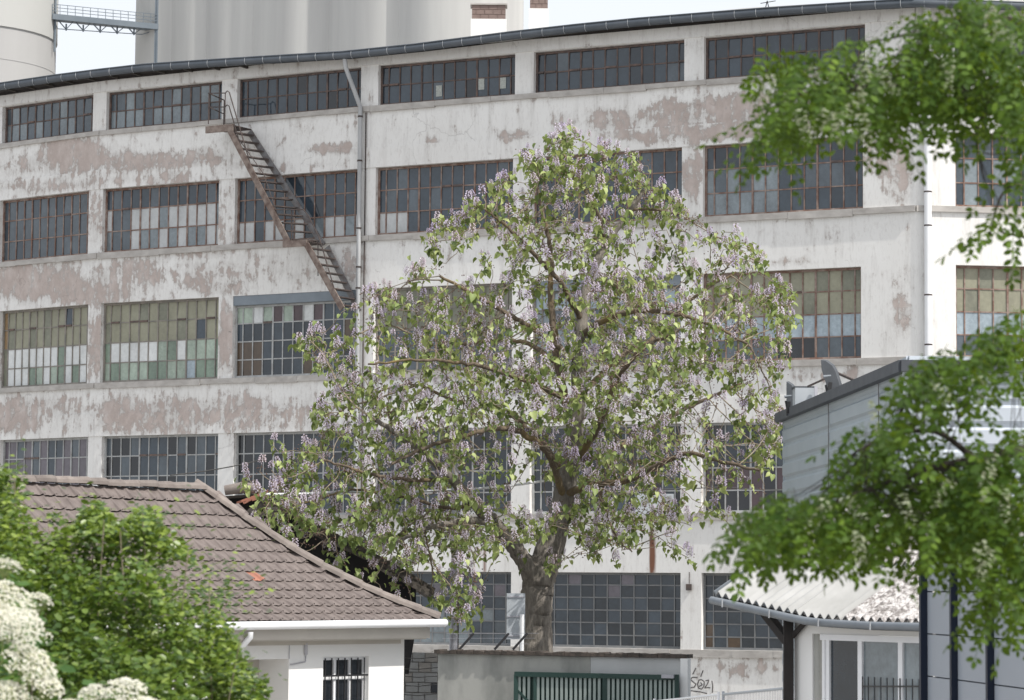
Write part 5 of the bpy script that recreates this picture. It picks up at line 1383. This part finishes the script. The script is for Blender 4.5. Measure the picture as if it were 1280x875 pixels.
def pinnate(seed):
    r_ = np.random.default_rng(seed); npair = int(r_.integers(5, 8)); L_ = .15+.012*npair
    V = []; Fc = []; T = []; base = 0
    ts = np.linspace(.18, .97, npair)
    def rac(t): return np.array([0, L_*t, -.10*L_*(t*1.6)**2])
    spec = [(rac(t), s, .030*(1-.25*abs(t-.5))*r_.uniform(.85, 1.15)) for t in ts for s in (-1, 1)] + [(rac(1.0), 0, .028)]
    for p_, s, sz in spec:
        if s == 0: dd = np.array([0, 1, -.3])
        else: dd = np.array([s, .35+r_.normal(0, .12), -.35+r_.normal(0, .2)])
        up_ = np.array([r_.normal(0, .3), r_.normal(0, .3), 1.0]); Rm = rot_from(dd[None], up_[None])[0]
        v_ = (OVAL*np.array([1.25, 1, 1]))@Rm.T*sz*1.25 + p_ + (dd/np.linalg.norm(dd))*.003
        V.append(v_); Fc.append(OVAL_F+base); base += len(v_); T += [r_.random()*.5]*len(v_)
    for t0, t1 in ((0, .35), (.35, .7), (.7, 1)):
        a, b_ = rac(t0), rac(t1); w_ = np.array([.0011, 0, 0]); V.append(np.array([a-w_, a+w_, b_+w_, b_-w_])); Fc.append(np.array([(0, 1, 2), (0, 2, 3)])+base); base += 4; T += [.2]*4
    return np_mesh('leaf', np.concatenate(V), np.concatenate(Fc), M['lleaf'], False, np.array(T), 3)
lms = [pinnate(100+k) for k in range(7)]
REG = [  # clumps in the view: centre, half sizes, leaves
 (1215,25,60,30,110),(1250,95,40,40,110),(1180,80,40,35,85),(1120,95,38,28,70),(1060,110,34,26,75),(1010,80,30,16,34),(975,72,20,12,16),(1000,125,30,20,46),(965,150,24,16,34),(1085,60,30,14,20),(1150,35,18,22,26),
 (1110,140,14,18,18),(1156,120,8,16,8),(1186,125,8,14,8),(1225,125,12,14,10),(1265,135,14,12,14),
 (1262,200,16,14,12),(1255,268,18,16,12),(1275,290,8,18,6),
 (950,655,18,18,44),(990,640,30,22,80),(1040,640,34,26,85),(1095,640,34,30,90),(1100,545,26,20,34),(1085,585,26,14,26),(1135,525,18,18,20),
 (1150,465,24,18,34),(1195,450,26,16,36),(1245,425,30,18,44),(1270,400,12,14,12),(1165,500,16,12,12),(1210,480,10,10,6),
 (1160,585,34,28,80),(1220,585,34,30,90),(1270,570,14,34,50),(1190,640,34,26,75),(1250,640,28,34,80),(1215,690,16,24,26),(1260,705,18,30,40),(1240,745,14,22,22),(1278,760,8,24,14),(1150,660,20,12,16)]
lpos = []
for cx_, cy_, sx_, sy_, k in REG:
    for _ in range(int(k*.74)):
        a_ = rnd.uniform(0, 6.283); r_ = math.sqrt(rnd.random())*1.05
        lpos.append((cx_+math.cos(a_)*r_*sx_, cy_-8+math.sin(a_)*r_*sy_, LY+rnd.uniform(-.8, .7)))
lpos = np.array(lpos); lp3 = Pn(lpos[:, 0], lpos[:, 1], lpos[:, 2])
# every leaf starts on a little twig drawn from the nearest branch
bp = np.concatenate([l[:, :3] for l in lbs[1:]]); chains = []
jj = np.array([np.linalg.norm(bp-p_, axis=1).argmin() for p_ in lp3])
order = np.argsort(lpos[:, 2]); rest_l = MB(); nl = 0
for i in order:
    p_ = lp3[i]; a = bp[jj[i]]; dd = p_-a
    t_ = np.linspace(0, 1, 4)[:, None]; mid = a + dd*t_ + np.array([0, 0, 1])*(-.06*np.sin(t_*np.pi)*np.linalg.norm(dd))
    if i % 3 == 0 and np.linalg.norm(dd) < .55: chains.append((mid, np.linspace(.0028, .0012, 4)))
    az = math.atan2(dd[1], dd[0]) + rnd.gauss(0, 1.1); drop = -rnd.uniform(.15, 1.5)
    dv = np.array([[math.cos(az), math.sin(az)*.7, drop]]); Rm = rot_from(dv, np.array([[rnd.gauss(0, .4), rnd.gauss(0, .4)-.35, 1.0]]))[0]
    s = rnd.uniform(.85, 1.35); m4 = Matrix.Translation(p_) @ Matrix([[*Rm[0], 0], [*Rm[1], 0], [*Rm[2], 0], [0, 0, 0, 1]]) @ Matrix.Diagonal((s, s, s, 1))
    me = lms[rnd.randrange(7)]
    if nl < 298: o = link('leaf', me, lt); o.matrix_basis = m4; nl += 1
    else:
        n0 = len(rest_l.v); rest_l.v += [tuple(m4 @ v.co) for v in me.vertices]
        for pl_ in me.polygons: rest_l.f.append(tuple(n0+k for k in pl_.vertices)); rest_l.m.append(0)
        tt_ = rnd.random()*.6; rest_l.a += [tt_+rnd.random()*.05 for _ in me.vertices]
rest_l.build('foliage', M['lleaf'], lt, attr='tone', kind='stuff')
link('twigs', branch_mesh(chains, 'twigs', M['bark_dark'], 4), lt)["kind"] = "stuff"
def raceme(seed):
    r_ = np.random.default_rng(seed); n_ = 26; t = np.linspace(0, 1, n_); a = r_.uniform(0, 6.28, n_)
    p_ = np.stack([np.cos(a)*.014, np.sin(a)*.014, -t*.13], 1); dd = np.stack([np.cos(a), np.sin(a), -np.ones(n_)*.3], 1)
    return scatter(HEART*np.array([1.4, 1, 1]), HEART_F, p_, rot_from(dd, np.tile([0, 0, 1.], (n_, 1))), r_.uniform(.013, .02, n_)*(1.15-.5*t), 'blossom_raceme', M['cream'], r_.random(n_))
rms = [raceme(40+k) for k in range(4)]
for (cx_, cy_, sx_, sy_, k) in ((1092,110,18,26,9),(1010,150,35,18,12),(985,100,25,18,6),(1075,150,22,18,7),(1225,20,30,25,7),(1190,90,40,25,5),(1035,650,30,25,9),(1200,480,40,25,6),(1165,600,40,30,8),(1265,620,30,30,4),(1240,690,20,16,8),(1100,520,12,8,3),(1070,680,40,18,6),(1240,590,20,20,6)):
    for _ in range(max(1, k//3)):
        p_ = P(cx_+rnd.gauss(0, .55)*sx_, cy_-14+rnd.gauss(0, .5)*sy_, LY+rnd.uniform(-1.25, -.6)); o = link('blossom_raceme', rms[rnd.randrange(4)], lt)
        o.matrix_basis = Matrix.Translation(p_) @ Matrix.Rotation(rnd.gauss(0, .3), 4, 'Y') @ Matrix.Rotation(rnd.uniform(0, 6.28), 4, 'Z')

# ------------------------------------------------------------------ green shrub at the left
SY = 17.0
shb = empty('green_shrub', gz(P(120, 800, SY)), 'broad bright green leafy shrub rising in front of the tiled house', 'shrub')
SP_ = [(-60,600),(0,590),(12,584),(25,600),(40,640),(52,662),(75,640),(95,655),(118,628),(130,640),(152,662),(172,640),(190,642),(208,668),(232,690),(262,722),(280,748),(298,770),(300,800),(312,832),(330,862),(325,895),(300,960),(-60,960)]
lp = []
while len(lp) < 38000:
    q = np.stack([rng.uniform(-60, 335, 8000), rng.uniform(582, 960, 8000)], 1); q = q[inpoly(q, SP_)]
    q[:, 0] += rng.normal(0, 5, len(q)); q[:, 1] += rng.normal(0, 4, len(q))
    xn = (q[:, 0]-120)/200; topy = np.interp(q[:, 0], [-60, 0, 15, 50, 120, 190, 260, 310, 335], [600, 590, 585, 650, 632, 640, 720, 800, 880])
    de = np.clip((q[:, 1]-topy)/260, .02, 1)**.6*2.2*np.sqrt(np.clip(1.15-xn**2, .05, 1))
    dep = -de*rng.uniform(-.25, 1, len(q))**.7 if False else de*(1-2*rng.random(len(q))**1.6)*-1
    p3 = Pn(q[:, 0], q[:, 1], SY+dep); k_ = lump(p3, 4.5, 77) + .5*lump(p3, 9, 78) > -.45; lp += list(p3[k_])
lp = np.array(lp); n_ = len(lp); az = rng.uniform(0, 2*np.pi, n_)
d_ = np.stack([np.cos(az), np.sin(az), rng.uniform(-.6, .8, n_)], 1); upv = np.stack([rng.normal(0, .5, n_), rng.normal(-.3, .5, n_), np.ones(n_)], 1)
tone = np.clip(.40+.2*rng.normal(size=n_)+.10*lump(lp, 3, 12), 0, 1)
link('foliage', scatter(OVAL*np.array([1.35, 1, 1]), OVAL_F, lp, rot_from(d_, upv), rng.uniform(.028, .060, n_), 'foliage', M['sleaf'], tone), shb)["kind"] = "stuff"
chains = []
root = np.array(P(110, 1040, SY)); root[2] = .0
tx = [(18,590),(30,620),(60,650),(118,632),(130,650),(178,640),(200,650),(235,690),(262,722),(285,750),(300,800),(322,850),(150,660),(90,650),(0,600),(-30,620),(220,720),(250,760),(60,700),(140,700)]
sp_p = []; sp_d = []
for x, y in tx:
    e = np.array(P(x, y, SY+rng.uniform(-1.2, 1.0))); m_ = root*.45+e*.55+np.array([rng.normal(0, .2), rng.normal(0, .2), .15]); cc = curve([root+rng.normal(0, .15, 3)*np.array([1, 1, 0]), m_, e], 14)
    chains.append((cc, np.linspace(.013, .003, len(cc))))
    for j in range(14, len(cc)):          # leafy shoots
        for _ in range(3): sp_p.append(cc[j]+rng.normal(0, .025, 3)); a = rng.uniform(0, 6.28); sp_d.append([math.cos(a), math.sin(a), .6])
link('stems', branch_mesh(chains, 'stems', M['twig'], 5), shb)["kind"] = "stuff"
sp_p = np.array(sp_p); n_ = len(sp_p)
link('shoot_leaves', scatter(OVAL*np.array([1.3, 1, 1]), OVAL_F, sp_p, rot_from(np.array(sp_d), np.tile([0, -.2, 1.], (n_, 1))), rng.uniform(.035, .06, n_), 'shoot_leaves', M['sleaf'], np.clip(rng.normal(.75, .12, n_), 0, 1)), shb)["kind"] = "stuff"
# loose sprays: caught light put into a paler tone, right flank and roof side
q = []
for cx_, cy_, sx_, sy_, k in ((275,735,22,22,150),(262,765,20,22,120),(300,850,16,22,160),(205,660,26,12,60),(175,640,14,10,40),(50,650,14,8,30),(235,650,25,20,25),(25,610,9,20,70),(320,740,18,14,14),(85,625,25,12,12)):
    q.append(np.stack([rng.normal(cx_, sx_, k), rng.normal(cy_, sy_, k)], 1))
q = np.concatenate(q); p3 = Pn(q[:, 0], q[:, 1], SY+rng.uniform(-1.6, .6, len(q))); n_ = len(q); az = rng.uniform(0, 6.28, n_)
link('lit_tone_sprays', scatter(OVAL*np.array([1.3, 1, 1]), OVAL_F, p3, rot_from(np.stack([np.cos(az), np.sin(az), rng.uniform(-.3, .6, n_)], 1), np.stack([rng.normal(.3, .4, n_), rng.normal(-.3, .4, n_), np.ones(n_)], 1)), rng.uniform(.03, .05, n_), 'lit_tone_sprays', M['sleaf'], np.clip(rng.normal(.88, .1, n_), 0, 1)), shb)["kind"] = "stuff"

# ------------------------------------------------------------------ elder with flat cream flower heads
EY = 13.0
eld = empty('elder_bush', gz(P(30, 850, EY)), 'elder bush with flat cream flower heads at the lower corner before the shrub', 'shrub')
def umbel(seed, rad_):
    r_ = np.random.default_rng(seed); n_ = int(1900*(rad_/.1)**2*.36); 
    rr = np.sqrt(r_.random(n_))*rad_; a = r_.uniform(0, 6.28, n_)
    lob = 1+.12*np.sin(5*a+seed)+.06*np.sin(11*a); rr = rr*lob*(1+.1*np.sign(np.sin(a*9+seed))*(rr/rad_)**2)
    bump_ = np.abs(np.sin(rr/rad_*9+a*0))*.006+np.sin(a*7+rr*90)*.004
    p_ = np.stack([np.cos(a)*rr, np.sin(a)*rr, .028*(1-(rr/rad_)**2)+bump_+r_.normal(0, .003, n_)], 1)
    dd = np.stack([r_.normal(size=n_), r_.normal(size=n_), r_.normal(0, .3, n_)], 1)
    pet = np.array([(0,0,.0),(-.5,-.5,.1),(-.1,0,.02),(.5,-.5,.1),(.1,0,.02),(.5,.5,.1),(0,.1,.02),(-.5,.5,.1)], float)
    fl = np.array([(0,.15,.0),(-.55,-.2,.12),(0,-.5,.08),(.55,-.2,.12),(.35,.5,.1),(-.35,.5,.1)], float); ff = np.array([(0,1,2),(0,2,3),(0,3,4),(0,4,5),(0,5,1)])
    me = scatter(fl, ff, p_, rot_from(dd, np.tile([0, 0, 1.], (n_, 1))+r_.normal(0, .3, (n_, 3))), r_.uniform(.006, .0095, n_), 'flower_head', M['umbel'], r_.random(n_)**.6)
    return me
um = [umbel(3, .115), umbel(8, .075), umbel(5, .05)]
def rays(rad_):
    ch = []
    for k in range(16):
        a = k*6.28/16; rr = rad_*(.9 if k % 2 else .55); ch.append((np.array([(0, 0, -.06), (math.cos(a)*rr*.5, math.sin(a)*rr*.5, -.02), (math.cos(a)*rr, math.sin(a)*rr, .012)]), np.array([.0025, .0018, .0012])))
    ch.append((np.array([(0, 0, -.05), (0, .02, -.2), (0, .05, -.45)]), np.array([.004, .004, .005])))
    return branch_mesh(ch, 'flower_stalk', M['stem'], 4)
rs_ = [rays(.115), rays(.075), rays(.05)]
for (x, y, k, tx_, ty_, sc, dy) in ((7,709,1,.25,.15,1.0,.1),(8,752,0,.85,.55,1.05,-.1),(27,784,0,.95,.5,.95,-.3),(48,754,2,.5,.15,1.25,.3),(-8,775,0,.9,.3,1.0,-.2),(38,832,0,.55,.72,1.2,-.3),(60,862,2,.6,.5,1.4,-.3),(6,870,0,.6,.25,1.0,-.4),(118,869,1,.75,-.1,.95,-.2),(158,867,1,.75,.15,1.3,-.3),(185,884,1,.5,.3,1.0,-.2),(90,888,1,.5,.2,1.1,-.3)):
    c_ = P(x, y, EY+dy); m4 = Matrix.Translation(c_) @ Matrix.Rotation(ty_, 4, 'Y') @ Matrix.Rotation(tx_*.8, 4, 'X') @ Matrix.Rotation(rnd.uniform(0, 6.28), 4, 'Z') @ Matrix.Diagonal((sc, sc, sc, 1))
    o = link('flower_head', um[k], eld); o.matrix_basis = m4
    o2 = link('flower_stalk', rs_[k], eld); o2.matrix_basis = m4
lp = []
EP = [(-60,700),(5,705),(40,750),(65,790),(85,830),(110,862),(190,880),(205,960),(-60,960)]
while len(lp) < 420:
    q = np.stack([rng.uniform(-60, 215, 500), rng.uniform(700, 960, 500)], 1); q = q[inpoly(q, EP)]; lp += list(Pn(q[:, 0], q[:, 1], EY+rng.uniform(.15, 1.3, len(q))))
lp = np.array(lp)[:420]; n_ = len(lp); az = rng.uniform(0, 6.28, n_)
link('foliage', scatter(OVAL*np.array([1.2, 1, 1]), OVAL_F, lp, rot_from(np.stack([np.cos(az), np.sin(az)*.6, rng.uniform(-.7, .2, n_)], 1), np.stack([rng.normal(0, .4, n_), rng.normal(-.2, .4, n_), np.ones(n_)], 1)), rng.uniform(.06, .11, n_), 'foliage', M['eleaf'], rng.random(n_)), eld)["kind"] = "stuff"
chains = []
for k in range(12):
    e = np.array(P(rng.uniform(-30, 60), rng.uniform(800, 900), EY+.5)); r0 = np.array([e[0]*.6-1.2, EY+.8, 0]); chains.append((curve([r0, r0*.4+e*.6+np.array([0, 0, .1]), e], 8), np.linspace(.009, .003, 17)))
link('stems', branch_mesh(chains, 'stems', M['twig'], 6), eld)["kind"] = "stuff"
